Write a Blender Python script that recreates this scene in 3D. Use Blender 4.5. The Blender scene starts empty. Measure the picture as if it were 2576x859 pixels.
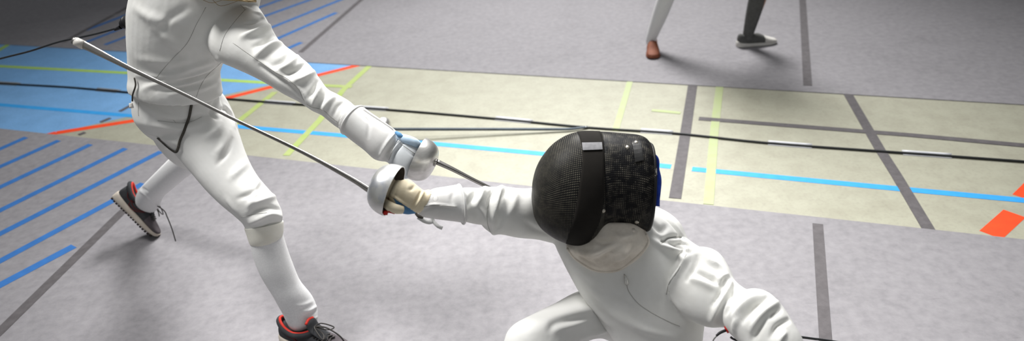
import bpy, math, random
import numpy as np
from mathutils import Vector
from mathutils.bvhtree import BVHTree

random.seed(7); rng = np.random.default_rng(7)
S = bpy.context.scene
COL = S.collection

# ------------------------------------------------------------------ camera
F = 1816.0; CX, CY = 1288.0, 429.5
TH = math.radians(29.3); RO = math.radians(4.5); CAMH = 1.8
w = np.array([0, math.cos(TH), -math.sin(TH)])
r0 = np.array([1.0, 0, 0]); u0 = np.array([0, math.sin(TH), math.cos(TH)])
r = math.cos(RO) * r0 - math.sin(RO) * u0
u = math.sin(RO) * r0 + math.cos(RO) * u0
C0 = np.array([0, 0, CAMH])

def ray(x, y): return w + r * (x - CX) / F - u * (y - CY) / F
def G(x, y, z=0.0):                       # point at height z seen at (x, y)
    d = ray(x, y); return C0 + d * ((z - CAMH) / d[2])
def D(x, y, d): return C0 + ray(x, y) * d  # point at distance d seen at (x, y)
def proj(p):
    q = np.asarray(p) - C0; z = q @ w
    return np.array([CX + F * (q @ r) / z, CY - F * (q @ u) / z, z])
def nrm(v):
    v = np.asarray(v, float); return v / max(np.linalg.norm(v), 1e-9)

cam = bpy.data.cameras.new('camera'); camo = bpy.data.objects.new('camera', cam); COL.objects.link(camo)
M = np.eye(4); M[:3, 0] = r; M[:3, 1] = u; M[:3, 2] = -w; M[:3, 3] = C0
from mathutils import Matrix
camo.matrix_world = Matrix(M.tolist())
cam.sensor_width = 36; cam.lens = F * 36 / 2576; cam.clip_start = 0.05
cam.dof.use_dof = True; cam.dof.focus_distance = 2.2; cam.dof.aperture_fstop = 25.4e-3 / 0.012
S.camera = camo

# ------------------------------------------------------------------ materials
def mat(name, col, rough=0.8, metal=0.0, col2=None, nscale=6.0, ndetail=6.0, contrast=(0.35, 0.7), bump=0.0, bscale=200.0, bdist=0.002,
        sheen=0.0, spec=0.3, stretch=None, bump2=0.0, b2scale=12.0):
    m = bpy.data.materials.new(name); m.use_nodes = True
    nt = m.node_tree; b = nt.nodes['Principled BSDF']
    b.inputs['Base Color'].default_value = (*col, 1); b.inputs['Roughness'].default_value = rough
    b.inputs['Metallic'].default_value = metal; b.inputs['Specular IOR Level'].default_value = spec
    if sheen: b.inputs['Sheen Weight'].default_value = sheen
    tc = nt.nodes.new('ShaderNodeTexCoord'); mp = nt.nodes.new('ShaderNodeMapping')
    nt.links.new(tc.outputs['Object'], mp.inputs[0])
    if stretch: mp.inputs['Scale'].default_value = stretch
    if col2 is not None:
        n = nt.nodes.new('ShaderNodeTexNoise'); n.inputs['Scale'].default_value = nscale; n.inputs['Detail'].default_value = ndetail
        n.inputs['Roughness'].default_value = 0.62
        nt.links.new(mp.outputs[0], n.inputs['Vector'])
        rp = nt.nodes.new('ShaderNodeValToRGB')
        rp.color_ramp.elements[0].position = contrast[0]; rp.color_ramp.elements[1].position = contrast[1]
        rp.color_ramp.elements[0].color = (*col2, 1); rp.color_ramp.elements[1].color = (*col, 1)
        nt.links.new(n.outputs['Fac'], rp.inputs[0]); nt.links.new(rp.outputs[0], b.inputs['Base Color'])
    last = None
    for st, sc in ((bump2, b2scale), (bump, bscale)):
        if st:
            n2 = nt.nodes.new('ShaderNodeTexNoise'); n2.inputs['Scale'].default_value = sc; n2.inputs['Detail'].default_value = 3
            nt.links.new(mp.outputs[0], n2.inputs['Vector'])
            bp = nt.nodes.new('ShaderNodeBump'); bp.inputs['Strength'].default_value = st; bp.inputs['Distance'].default_value = bdist if sc == bscale else 0.02
            nt.links.new(n2.outputs['Fac'], bp.inputs['Height'])
            if last: nt.links.new(last.outputs[0], bp.inputs['Normal'])
            nt.links.new(bp.outputs[0], b.inputs['Normal']); last = bp
    return m

def mesh_mat(name, pitch, wire, gap_noise):
    """woven wire mesh: dark lacquered wires whose crossings are worn to bare metal; UV in metres"""
    m = bpy.data.materials.new(name); m.use_nodes = True
    nt = m.node_tree; b = nt.nodes['Principled BSDF']; L = nt.links.new; N = nt.nodes.new
    uv = N('ShaderNodeUVMap'); mp = N('ShaderNodeMapping'); mp.inputs['Scale'].default_value = (1 / pitch, 1 / pitch, 1)
    L(uv.outputs[0], mp.inputs[0])
    fr = N('ShaderNodeVectorMath'); fr.operation = 'FRACTION'; L(mp.outputs[0], fr.inputs[0])
    sb = N('ShaderNodeVectorMath'); sb.operation = 'SUBTRACT'; sb.inputs[1].default_value = (0.5, 0.5, 0); L(fr.outputs[0], sb.inputs[0])
    ln = N('ShaderNodeVectorMath'); ln.operation = 'LENGTH'; L(sb.outputs[0], ln.inputs[0])
    rp = N('ShaderNodeMapRange'); rp.inputs['From Min'].default_value = 0.34; rp.inputs['From Max'].default_value = 0.12
    L(ln.outputs['Value'], rp.inputs['Value'])
    tc = N('ShaderNodeTexCoord'); nz = N('ShaderNodeTexNoise'); nz.inputs['Scale'].default_value = 60; nz.inputs['Detail'].default_value = 5
    L(tc.outputs['Object'], nz.inputs['Vector'])
    wr = N('ShaderNodeMapRange'); wr.inputs['From Min'].default_value = gap_noise[0]; wr.inputs['From Max'].default_value = gap_noise[1]
    L(nz.outputs['Fac'], wr.inputs['Value'])
    mu = N('ShaderNodeMath'); mu.operation = 'MULTIPLY'; L(rp.outputs[0], mu.inputs[0]); L(wr.outputs[0], mu.inputs[1])
    mx = N('ShaderNodeMix'); mx.data_type = 'RGBA'
    mx.inputs['A'].default_value = (0.006, 0.006, 0.007, 1); mx.inputs['B'].default_value = (*wire, 1)
    L(mu.outputs[0], mx.inputs['Factor']); L(mx.outputs['Result'], b.inputs['Base Color'])
    b.inputs['Roughness'].default_value = 0.45; b.inputs['Specular IOR Level'].default_value = 0.12
    bp = N('ShaderNodeBump'); bp.inputs['Strength'].default_value = 0.5; bp.inputs['Distance'].default_value = 0.002
    L(rp.outputs[0], bp.inputs['Height']); L(bp.outputs[0], b.inputs['Normal'])
    return m

CLOTH = mat('white_cotton', (0.80, 0.80, 0.775), 0.9, col2=(0.745, 0.742, 0.71), nscale=14, bump=0.12, bscale=700, bdist=0.001, spec=0.15, bump2=0.10, b2scale=16)
CLOTH2 = mat('white_polyester', (0.80, 0.80, 0.78), 0.9, col2=(0.76, 0.757, 0.73), nscale=10, bump=0.10, bscale=700, bdist=0.001, spec=0.15, bump2=0.10, b2scale=14)
SEAM = mat('seam_grey_thread', (0.46, 0.455, 0.43), 0.95, col2=(0.33, 0.32, 0.30), nscale=60, spec=0.1)  # plain grey for seam lines and the pen mark
SOCK = mat('white_knit', (0.82, 0.82, 0.82), 0.95, col2=(0.74, 0.74, 0.74), nscale=180, bump=0.35, bscale=420, bdist=0.001, spec=0.1)
CREAM = mat('cream_leather', (0.82, 0.74, 0.55), 0.7, col2=(0.70, 0.60, 0.42), nscale=18, bump=0.2, bscale=260, bdist=0.001)
GLOVEW = mat('white_glove_leather', (0.78, 0.78, 0.765), 0.75, col2=(0.70, 0.69, 0.67), nscale=16, bump=0.15, bscale=300, bdist=0.001)
GLOVEC = mat('pale_grey_glove_leather', (0.70, 0.73, 0.76), 0.75, col2=(0.63, 0.66, 0.68), nscale=16, bump=0.15, bscale=300, bdist=0.001)
GLOVEB = mat('blue_glove_cloth', (0.12, 0.30, 0.52), 0.85, col2=(0.08, 0.20, 0.38), nscale=30, bump=0.2, bscale=500, bdist=0.001)
GLOVEL = mat('light_blue_glove_cloth', (0.62, 0.74, 0.86), 0.85, col2=(0.45, 0.62, 0.80), nscale=30)
BIB = mat('soiled_bib_leather', (0.80, 0.745, 0.66), 0.85, col2=(0.56, 0.50, 0.42), nscale=16, contrast=(0.25, 0.62), bump=0.25, bscale=120, bdist=0.002, bump2=0.25, b2scale=18)
STEEL = mat('brushed_aluminium', (0.74, 0.73, 0.70), 0.34, 0.9, col2=(0.60, 0.59, 0.56), nscale=30, bump=0.08, bscale=90, stretch=(1, 1, 4))
STEELB = mat('scuffed_blue_aluminium', (0.72, 0.72, 0.70), 0.36, 0.85, col2=(0.42, 0.46, 0.56), nscale=14, contrast=(0.28, 0.48), bump=0.1, bscale=90)
DARKIN = mat('dark_guard_padding', (0.06, 0.045, 0.04), 0.8, col2=(0.03, 0.025, 0.02), nscale=40)
BLADE = mat('blade_steel', (0.47, 0.45, 0.425), 0.3, 0.9, col2=(0.33, 0.315, 0.30), nscale=8)
BLUED = mat('dull_blued_steel', (0.085, 0.105, 0.125), 0.5, 0.5, col2=(0.06, 0.075, 0.09), nscale=12)
BLADEL = mat('worn_bright_steel', (0.78, 0.79, 0.82), 0.38, 0.7, col2=(0.62, 0.63, 0.66), nscale=20)
GROOVE = mat('blade_groove_dark', (0.05, 0.045, 0.04), 0.6, 0.4, col2=(0.03, 0.03, 0.03), nscale=30)
TAPEW = mat('pale_tip_tape', (0.74, 0.72, 0.68), 0.6, col2=(0.60, 0.57, 0.52), nscale=30)
BLACKR = mat('black_rubber', (0.012, 0.012, 0.014), 0.45, col2=(0.02, 0.02, 0.022), nscale=30)
CABLE = mat('black_cable', (0.022, 0.024, 0.026), 0.5, col2=(0.03, 0.032, 0.034), nscale=30)
CABLEG = mat('grey_cable', (0.16, 0.16, 0.15), 0.5, col2=(0.12, 0.12, 0.11), nscale=30)
ELAST = mat('black_elastic', (0.012, 0.011, 0.010), 0.9, col2=(0.018, 0.016, 0.014), nscale=12, bump=0.3, bscale=600, bdist=0.001, spec=0.15)
STRAP = mat('dark_elastic_strap', (0.085, 0.078, 0.066), 0.9, col2=(0.06, 0.055, 0.047), nscale=60)
REDP = mat('red_plastic', (0.62, 0.02, 0.015), 0.4, col2=(0.5, 0.02, 0.015), nscale=20)
TAPE = mat('clear_white_tape', (0.74, 0.75, 0.78), 0.4, col2=(0.62, 0.63, 0.66), nscale=20)
TAPEG = mat('grey_tape', (0.30, 0.31, 0.32), 0.5, col2=(0.24, 0.25, 0.26), nscale=20)
GREYP = mat('grey_reflective_patch', (0.24, 0.24, 0.25), 0.55, col2=(0.15, 0.15, 0.16), nscale=60)
CHIPPED = mat('chipped_black_lacquer', (0.013, 0.013, 0.013), 0.5, col2=(0.42, 0.40, 0.36), nscale=34, contrast=(0.36, 0.385), bump=0.2, bscale=120)
RIVET = mat('rivet_metal', (0.62, 0.58, 0.50), 0.35, 0.8, col2=(0.45, 0.42, 0.36), nscale=60)
BLUEC = mat('blue_cotton', (0.012, 0.055, 0.42), 0.8, col2=(0.008, 0.03, 0.25), nscale=14, bump2=0.4, b2scale=30)
SKIN = mat('skin', (0.55, 0.34, 0.25), 0.55, col2=(0.48, 0.28, 0.20), nscale=14)
HAIR = mat('blond_hair', (0.52, 0.40, 0.22), 0.5, col2=(0.30, 0.21, 0.11), nscale=10, stretch=(0.4, 6, 6))
SHOEG = mat('dark_grey_shoe_mesh', (0.050, 0.052, 0.056), 0.85, col2=(0.035, 0.036, 0.04), nscale=25, bump=0.4, bscale=500, bdist=0.001)
SHOET = mat('mauve_grey_toe_mesh', (0.105, 0.09, 0.097), 0.85, col2=(0.08, 0.068, 0.074), nscale=25, bump=0.4, bscale=500, bdist=0.001)
SHOER = mat('red_collar_lining', (0.72, 0.05, 0.03), 0.7, col2=(0.58, 0.035, 0.025), nscale=25)
SHOEM = mat('dark_red_piping', (0.14, 0.012, 0.012), 0.7, col2=(0.09, 0.01, 0.01), nscale=25)
SOLE = mat('off_white_foam', (0.66, 0.60, 0.52), 0.7, col2=(0.50, 0.44, 0.37), nscale=12)
OUTS = mat('black_outsole', (0.025, 0.02, 0.02), 0.8, col2=(0.04, 0.03, 0.03), nscale=30)
LACE = mat('dark_lace', (0.04, 0.037, 0.036), 0.85, col2=(0.06, 0.055, 0.05), nscale=90)
CUFF = mat('cream_knee_elastic', (0.82, 0.81, 0.74), 0.9, col2=(0.77, 0.75, 0.66), nscale=22, bump=0.3, bscale=300, bdist=0.001)
BGSHOE = mat('brown_shoe', (0.30, 0.10, 0.05), 0.7, col2=(0.22, 0.07, 0.035), nscale=20)
BGSHOEW = mat('white_shoe', (0.72, 0.70, 0.66), 0.7, col2=(0.6, 0.58, 0.54), nscale=20)
BGSHADEHEEL = mat('shaded_sock_dark_heel', (0.13, 0.13, 0.125), 0.95, col2=(0.10, 0.10, 0.095), nscale=40)  # backlit shade put into this sock's grey; also colours a dark shoe heel

MATG = mat('grey_piste_felt', (0.285, 0.275, 0.287), 0.85, col2=(0.222, 0.214, 0.226), nscale=26.0, ndetail=14, contrast=(0.30, 0.66), bump=0.25, bscale=160, bdist=0.002, bump2=0.06, b2scale=6)
def add_layer(m, scale, stretch, lo, hi, dark, rot=0.0, detail=8):
    """second, multiplied wear layer on a floor material"""
    nt = m.node_tree; b = nt.nodes['Principled BSDF']; L = nt.links.new; N = nt.nodes.new
    src = b.inputs['Base Color'].links[0].from_socket
    tc = N('ShaderNodeTexCoord'); mp = N('ShaderNodeMapping'); mp.inputs['Scale'].default_value = stretch; mp.inputs['Rotation'].default_value = (0, 0, rot)
    nz = N('ShaderNodeTexNoise'); nz.inputs['Scale'].default_value = scale; nz.inputs['Detail'].default_value = detail; nz.inputs['Roughness'].default_value = 0.65
    rp = N('ShaderNodeMapRange'); rp.inputs['From Min'].default_value = lo; rp.inputs['From Max'].default_value = hi; rp.inputs['To Min'].default_value = dark; rp.inputs['To Max'].default_value = 1.0
    mx = N('ShaderNodeMix'); mx.data_type = 'RGBA'; mx.blend_type = 'MULTIPLY'; mx.inputs['Factor'].default_value = 1.0
    L(tc.outputs['Object'], mp.inputs[0]); L(mp.outputs[0], nz.inputs['Vector']); L(nz.outputs['Fac'], rp.inputs['Value'])
    L(src, mx.inputs['A']); L(rp.outputs[0], mx.inputs['B']); L(mx.outputs['Result'], b.inputs['Base Color'])
add_layer(MATG, 2.6, (1, 1, 1), 0.30, 0.50, 0.90)
add_layer(MATG, 7.0, (1, 9, 1), 0.28, 0.40, 0.86, rot=0.9)
add_layer(MATG, 9.0, (1, 12, 1), 0.27, 0.38, 0.88, rot=-0.5)
YELL = mat('pale_yellow_sports_floor', (0.375, 0.37, 0.29), 0.6, col2=(0.32, 0.31, 0.24), nscale=9, ndetail=14, contrast=(0.28, 0.62), bump=0.1, bscale=150)
BLUEF = mat('blue_sports_floor', (0.19, 0.41, 0.72), 0.6, col2=(0.16, 0.35, 0.62), nscale=6, ndetail=12, contrast=(0.3, 0.62), bump=0.1, bscale=150)
add_layer(YELL, 55, (1, 1, 1), 0.30, 0.52, 0.88)
add_layer(BLUEF, 60, (1, 1, 1), 0.30, 0.55, 0.86)
LRED = mat('red_line_paint', (0.90, 0.075, 0.01), 0.6, col2=(0.82, 0.06, 0.01), nscale=20)
LCYAN = mat('sky_blue_line_paint', (0.035, 0.36, 0.80), 0.6, col2=(0.03, 0.31, 0.72), nscale=20)
LGREEN = mat('lime_line_paint', (0.40, 0.62, 0.12), 0.6, col2=(0.35, 0.55, 0.13), nscale=20)
LGREENF = mat('worn_lime_line_paint', (0.34, 0.47, 0.10), 0.6, col2=(0.40, 0.46, 0.18), nscale=14)
LGREENP = mat('faded_lime_line_paint', (0.37, 0.44, 0.20), 0.6, col2=(0.38, 0.42, 0.24), nscale=14)
LDARK = mat('dark_line_paint', (0.125, 0.115, 0.12), 0.75, col2=(0.09, 0.083, 0.086), nscale=30)
LBLUE = mat('blue_hatch_paint', (0.035, 0.17, 0.48), 0.8, col2=(0.03, 0.14, 0.40), nscale=20)
SCUFF = mat('scuff_mark', (0.30, 0.29, 0.30), 0.85, col2=(0.34, 0.33, 0.34), nscale=30)
WALLM = mat('white_hall_wall', (0.55, 0.56, 0.57), 0.85, col2=(0.50, 0.51, 0.52), nscale=2)

# ------------------------------------------------------------------ object helpers
def tag(o, label=None, cat=None, group=None, kind=None):
    if label: o['label'] = label
    if cat: o['category'] = cat
    if group: o['group'] = group
    if kind: o['kind'] = kind
    return o
def thing(name, loc, label, cat, group=None):
    o = bpy.data.objects.new(name, None); COL.objects.link(o); o.location = Vector(loc); o.empty_display_size = 0.1
    return tag(o, label, cat, group)
def rootloc(o):
    l = np.zeros(3)
    while o is not None:
        l = l + np.array(o.location); o = o.parent
    return l
def make(name, V, Fc, m, parent=None, loc=None, mi=None, uv=None, smooth=True):
    """one mesh object from world-space vertices"""
    base = rootloc(parent) if parent is not None else (np.zeros(3) if loc is None else np.asarray(loc, float))
    me = bpy.data.meshes.new(name)
    V = np.asarray(V, float)
    me.from_pydata((V - base).tolist(), [], [tuple(int(i) for i in f) for f in Fc])
    for mm in (m if isinstance(m, (list, tuple)) else [m]): me.materials.append(mm)
    if mi is not None: me.polygons.foreach_set('material_index', np.asarray(mi, np.int32))
    if smooth: me.polygons.foreach_set('use_smooth', np.ones(len(me.polygons), bool))
    if uv is not None:
        l = me.uv_layers.new(name='UVMap'); idx = np.zeros(len(me.loops), np.int32); me.loops.foreach_get('vertex_index', idx)
        l.data.foreach_set('uv', np.asarray(uv, np.float32)[idx].ravel())
    me.update()
    o = bpy.data.objects.new(name, me); COL.objects.link(o)
    if parent is not None: o.parent = parent
    elif loc is not None: o.location = Vector(loc)
    return o
class MB:
    def __init__(s): s.V = []; s.F = []; s.m = []
    def add(s, V, Fc, mi=0):
        b = len(s.V); s.V.extend(np.asarray(v, float) for v in V); s.F.extend(tuple(int(i) + b for i in f) for f in Fc); s.m.extend([mi] * len(Fc)); return s
    def build(s, name, m, parent=None, loc=None, smooth=True): return make(name, np.array(s.V), s.F, m, parent, loc, s.m, smooth=smooth)

def crom(P, n):
    """Catmull-Rom through rows of P, n samples per span"""
    P = np.asarray(P, float); out = []
    for i in range(len(P) - 1):
        p0 = P[max(i - 1, 0)]; p1 = P[i]; p2 = P[i + 1]; p3 = P[min(i + 2, len(P) - 1)]
        if i == 0: p0 = 2 * p1 - p2
        if i == len(P) - 2: p3 = 2 * p2 - p1
        for t in np.arange(n) / n:
            out.append(0.5 * ((2 * p1) + (-p0 + p2) * t + (2 * p0 - 5 * p1 + 4 * p2 - p3) * t * t + (-p0 + 3 * p1 - 3 * p2 + p3) * t ** 3))
    out.append(P[-1]); return np.array(out)

def rings_to_mesh(R, caps=True):
    m, n = R.shape[:2]; V = R.reshape(-1, 3).tolist(); Fc = []
    for i in range(m - 1):
        for j in range(n):
            k = (j + 1) % n; Fc.append((i * n + j, i * n + k, (i + 1) * n + k, (i + 1) * n + j))
    if caps:
        for i, rev in ((0, True), (m - 1, False)):
            c = len(V); V.append(R[i].mean(0).tolist())
            for j in range(n):
                k = (j + 1) % n; a, b = i * n + j, i * n + k
                Fc.append((c, b, a) if rev else (c, a, b))
    return np.array(V), Fc

def loft(st, n=32, sub=6, shrink=1.0, power=2.0, caps=True, rounded=0.0):
    """st: rows (x1, y1, x2, y2, depth, ratio): the two outline points seen in the picture, how far off, thickness / width"""
    T = crom(np.array([list(s) + [0.6] * (6 - len(s)) for s in st], float), sub)
    P1 = np.array([D(t[0], t[1], t[4]) for t in T]); P2 = np.array([D(t[2], t[3], t[4]) for t in T])
    c = (P1 + P2) / 2; a = (P2 - P1) / 2 * shrink
    tan = np.gradient(c, axis=0)
    R = []
    th = np.arange(n) / n * 2 * math.pi
    ct = np.sign(np.cos(th)) * np.abs(np.cos(th)) ** (2 / power); sn = np.sign(np.sin(th)) * np.abs(np.sin(th)) ** (2 / power)
    for i in range(len(T)):
        v = nrm(c[i] - C0); b = np.cross(a[i], nrm(tan[i])); b = nrm(b) if np.linalg.norm(b) > 0.25 * np.linalg.norm(a[i]) else nrm(np.cross(a[i], np.cross(v, a[i])))
        if b @ v < 0: b = -b
        b = b * np.linalg.norm(a[i]) * T[i, 5]
        R.append(c[i] + np.outer(ct, a[i]) + np.outer(sn, b))
    return rings_to_mesh(np.array(R), caps)

def wloft(st, n=24, sub=5, power=2.0, side=None, caps=True):
    """st: rows (x, y, z, ra, rb); ra along side, rb across it"""
    T = crom(np.array(st, float), sub); c = T[:, :3]; tan = np.gradient(c, axis=0); R = []
    th = np.arange(n) / n * 2 * math.pi
    ct = np.sign(np.cos(th)) * np.abs(np.cos(th)) ** (2 / power); sn = np.sign(np.sin(th)) * np.abs(np.sin(th)) ** (2 / power)
    sd = nrm(side if side is not None else r)
    for i in range(len(T)):
        t = nrm(tan[i]); a = sd - t * (sd @ t)
        if np.linalg.norm(a) < 0.1: a = np.cross(t, (0.3, 0.5, 0.8))
        a = nrm(a); b = np.cross(t, a)
        R.append(c[i] + np.outer(ct, a * T[i, 3]) + np.outer(sn, b * T[i, 4]))
    return rings_to_mesh(np.array(R), caps)

def tube(P, rad, n=8, sub=4):
    P = np.asarray(P, float); rad = np.broadcast_to(np.asarray(rad, float), (len(P),))
    T = crom(np.c_[P, rad], sub) if sub > 1 else np.c_[P, rad]
    c = T[:, :3]; tan = np.gradient(c, axis=0); R = []; a = None
    th = np.arange(n) / n * 2 * math.pi
    for i in range(len(T)):
        t = nrm(tan[i])
        if a is None: a = np.cross(t, (0.31, 0.22, 0.93))
        a = nrm(a - t * (a @ t)); b = np.cross(t, a)
        R.append(c[i] + np.outer(np.cos(th), a * T[i, 3]) + np.outer(np.sin(th), b * T[i, 3]))
    return rings_to_mesh(np.array(R))

def ball(c, rx, ry=None, rz=None, ax=None, nu=18, nv=12):
    ry = ry or rx; rz = rz or rx; A = np.eye(3) if ax is None else np.array(ax)
    R = []
    for i in range(nv + 1):
        f = math.pi * (0.002 + 0.996 * i / nv); th = np.arange(nu) / nu * 2 * math.pi
        R.append(np.asarray(c) + np.outer(np.sin(f) * np.cos(th) * rx, A[0]) + np.outer(np.sin(f) * np.sin(th) * ry, A[1]) + np.outer(np.full(nu, -math.cos(f) * rz), A[2]))
    return rings_to_mesh(np.array(R))

def box(c, ax, h):
    A = np.array(ax); V = [np.asarray(c) + A[0] * h[0] * i + A[1] * h[1] * j + A[2] * h[2] * k for i in (-1, 1) for j in (-1, 1) for k in (-1, 1)]
    return V, [(0, 1, 3, 2), (4, 6, 7, 5), (0, 4, 5, 1), (2, 3, 7, 6), (0, 2, 6, 4), (1, 5, 7, 3)]

def prism(poly, z0, z1):
    n = len(poly); V = [(p[0], p[1], z0) for p in poly] + [(p[0], p[1], z1) for p in poly]
    return V, [tuple(range(n))[::-1], tuple(range(n, 2 * n))] + [(i, (i + 1) % n, n + (i + 1) % n, n + i) for i in range(n)]

def lathe(c, axis, prof, n=48):
    """prof rows (distance along axis, radius)"""
    ax = nrm(axis); a = nrm(np.cross(ax, (0.2, 0.3, 0.9))); b = np.cross(ax, a); th = np.arange(n) / n * 2 * math.pi
    R = np.array([np.asarray(c) + ax * p[0] + np.outer(np.cos(th), a * p[1]) + np.outer(np.sin(th), b * p[1]) for p in prof])
    return rings_to_mesh(R, caps=False)

# ------------------------------------------------------------------ cloth: union, smoothing, folds
def edges_of(Fc):
    e = set()
    for f in Fc:
        for i in range(len(f)):
            a, b = f[i], f[(i + 1) % len(f)]; e.add((min(a, b), max(a, b)))
    return np.array(list(e))

def union(parts, voxel=0.005, smooth=8):
    mb = MB()
    for V, Fc in parts: mb.add(V, Fc)
    me = bpy.data.meshes.new('t'); me.from_pydata([tuple(v) for v in mb.V], [], mb.F); me.update()
    o = bpy.data.objects.new('t', me); COL.objects.link(o)
    md = o.modifiers.new('r', 'REMESH'); md.mode = 'VOXEL'; md.voxel_size = voxel
    dg = bpy.context.evaluated_depsgraph_get(); ev = o.evaluated_get(dg); m2 = ev.to_mesh()
    V = np.zeros(len(m2.vertices) * 3); m2.vertices.foreach_get('co', V); V = V.reshape(-1, 3)
    Fc = [tuple(p.vertices) for p in m2.polygons]
    ev.to_mesh_clear(); bpy.data.objects.remove(o); bpy.data.meshes.remove(me)
    return smooth_v(V, Fc, smooth), Fc

def smooth_v(V, Fc, it):
    if not it: return V
    E = edges_of(Fc); deg = np.bincount(E.ravel(), minlength=len(V)).astype(float)[:, None]
    V = V.copy()
    for k in range(it):
        for lam in (0.55, -0.50):
            acc = np.zeros_like(V)
            for d in range(3):
                acc[:, d] = np.bincount(E[:, 0], V[E[:, 1], d], len(V)) + np.bincount(E[:, 1], V[E[:, 0], d], len(V))
            V = V + lam * (acc / np.maximum(deg, 1) - V)
    return V

def normals(V, Fc):
    Q = np.array([f if len(f) == 4 else (f[0], f[1], f[2], f[2]) for f in Fc])
    n = np.cross(V[Q[:, 2]] - V[Q[:, 0]], V[Q[:, 3]] - V[Q[:, 1]])
    N = np.zeros_like(V)
    for k in range(4):
        for d in range(3): N[:, d] += np.bincount(Q[:, k], n[:, d], len(V))
    N /= np.maximum(np.linalg.norm(N, axis=1), 1e-12)[:, None]
    return N

def bvh(V, Fc): return BVHTree.FromPolygons([tuple(v) for v in V], Fc)

def cast(T, x, y, default=None):
    d = nrm(ray(x, y)); h = T.ray_cast(Vector(C0), Vector(d))
    if h[0] is None: return (None, None) if default is None else (D(x, y, default), -d)
    return np.array(h[0]), np.array(h[1])

def onto(T, pts, sub=5, lift=0.0, default=None):
    P = crom(np.array(pts, float), sub); out = []
    for p in P:
        q, n = cast(T, p[0], p[1], default)
        if q is None: continue
        out.append(q + (n if n @ ray(p[0], p[1]) < 0 else -n) * lift)
    return np.array(out)

def segdist(V, P):
    best = np.full(len(V), 1e9); par = np.zeros(len(V)); L = len(P) - 1
    for i in range(L):
        a, b = P[i], P[i + 1]; ab = b - a; l = ab @ ab
        if l < 1e-12: continue
        t = np.clip(((V - a) @ ab) / l, 0, 1); d = np.linalg.norm(V - (a + t[:, None] * ab), axis=1)
        m = d < best; best[m] = d[m]; par[m] = (i + t[m]) / L
    return best, par

FOLD = 1.9
def folds(V, Fc, strokes):
    """strokes rows (points, width px, height mm): a ridge (+) or a crease (-) drawn along points, tapering at its ends"""
    T = bvh(V, Fc); N = normals(V, Fc); V2 = V.copy()
    for pts, wd, amp in strokes:
        P = onto(T, pts, 4)
        if len(P) < 2: continue
        z = np.mean([(p - C0) @ w for p in P]); wm = wd * z / F
        lo, hi = P.min(0) - 3 * wm, P.max(0) + 3 * wm
        sel = np.where(np.all((V > lo) & (V < hi), axis=1))[0]
        if not len(sel): continue
        d, t = segdist(V[sel], P)
        k = np.exp(-(d / wm) ** 2) * np.sin(np.clip(t, 0.0, 1) * math.pi * 0.86 + 0.22) ** 0.7
        V2[sel] += N[sel] * (amp * FOLD * 1e-3 * k)[:, None]
    return V2

def ripple(V, Fc, amp, scale, seed=0, direction=None):
    """soft random cloth undulation, from summed sine waves in space"""
    rg = np.random.default_rng(seed); N = normals(V, Fc); h = np.zeros(len(V))
    for k in range(10):
        q = nrm(rg.normal(size=3)) * scale * rg.uniform(0.6, 1.7)
        if direction is not None: q = q + np.asarray(direction) * scale * 1.2
        h += np.sin(V @ q + rg.uniform(0, 6.28) + 1.2 * np.sin(V @ (nrm(rg.normal(size=3)) * scale * 0.5)))
    return V + N * (h / 10 * amp)[:, None]

def seams(mb, V, Fc, lines, rad=0.0011, mi=1, lift=0.0003):
    T = bvh(V, Fc)
    for pts in lines:
        P = onto(T, pts, 6, lift)
        if len(P) > 2: mb.add(*tube(P, rad, 6, 1), mi)

# ------------------------------------------------------------------ setting
MDIR = nrm(np.r_[(G(2576, 605) - G(0, 325))[:2], 0])            # along the pistes
MPER = np.array([-MDIR[1], MDIR[0], 0])                          # across them, away from the camera
HALL = [(-7.5, -2.0), (8.5, -2.0), (8.5, 12.0), (-7.5, 12.0)]
mb = MB(); mb.add(*prism(HALL, -0.12, 0.0)); floor = mb.build('floor', YELL, smooth=False); tag(floor, kind='structure')
V, Fc = prism([(-7.6, 12.0), (8.6, 12.0), (8.6, 12.2), (-7.6, 12.2)], -0.12, 6.0); tag(make('wall_back', V, Fc, WALLM, smooth=False), kind='structure')
V, Fc = prism([(-7.7, -2.0), (-7.5, -2.0), (-7.5, 12.0), (-7.7, 12.0)], -0.12, 6.0); tag(make('wall_left', V, Fc, WALLM, smooth=False), kind='structure')
V, Fc = prism([(8.5, -2.0), (8.7, -2.0), (8.7, 12.0), (8.5, 12.0)], -0.12, 6.0); tag(make('wall_right', V, Fc, WALLM, smooth=False), kind='structure')

def strip(P, wd, z0, z1):
    """flat band of width wd along ground points P"""
    P = np.array(P)[:, :2]; Lp = []; Rp = []
    for i in range(len(P)):
        t = nrm(P[min(i + 1, len(P) - 1)] - P[max(i - 1, 0)]); n = np.array([-t[1], t[0]])
        Lp.append(P[i] + n * wd / 2); Rp.append(P[i] - n * wd / 2)
    mb = MB()
    for i in range(len(P) - 1): mb.add(*prism([Lp[i], Rp[i], Rp[i + 1], Lp[i + 1]], z0, z1))
    return mb.V, mb.F
LZ = [0.0006]
def fline(name, pts, wd, m, z=0.0008, label=None):
    LZ[0] += 0.00012; z = LZ[0]
    V, Fc = strip([G(*p) for p in pts], wd, 0.0, z); o = make(name, V, Fc, m, floor, smooth=False)
    if label: o['label'] = label
    return o
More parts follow.
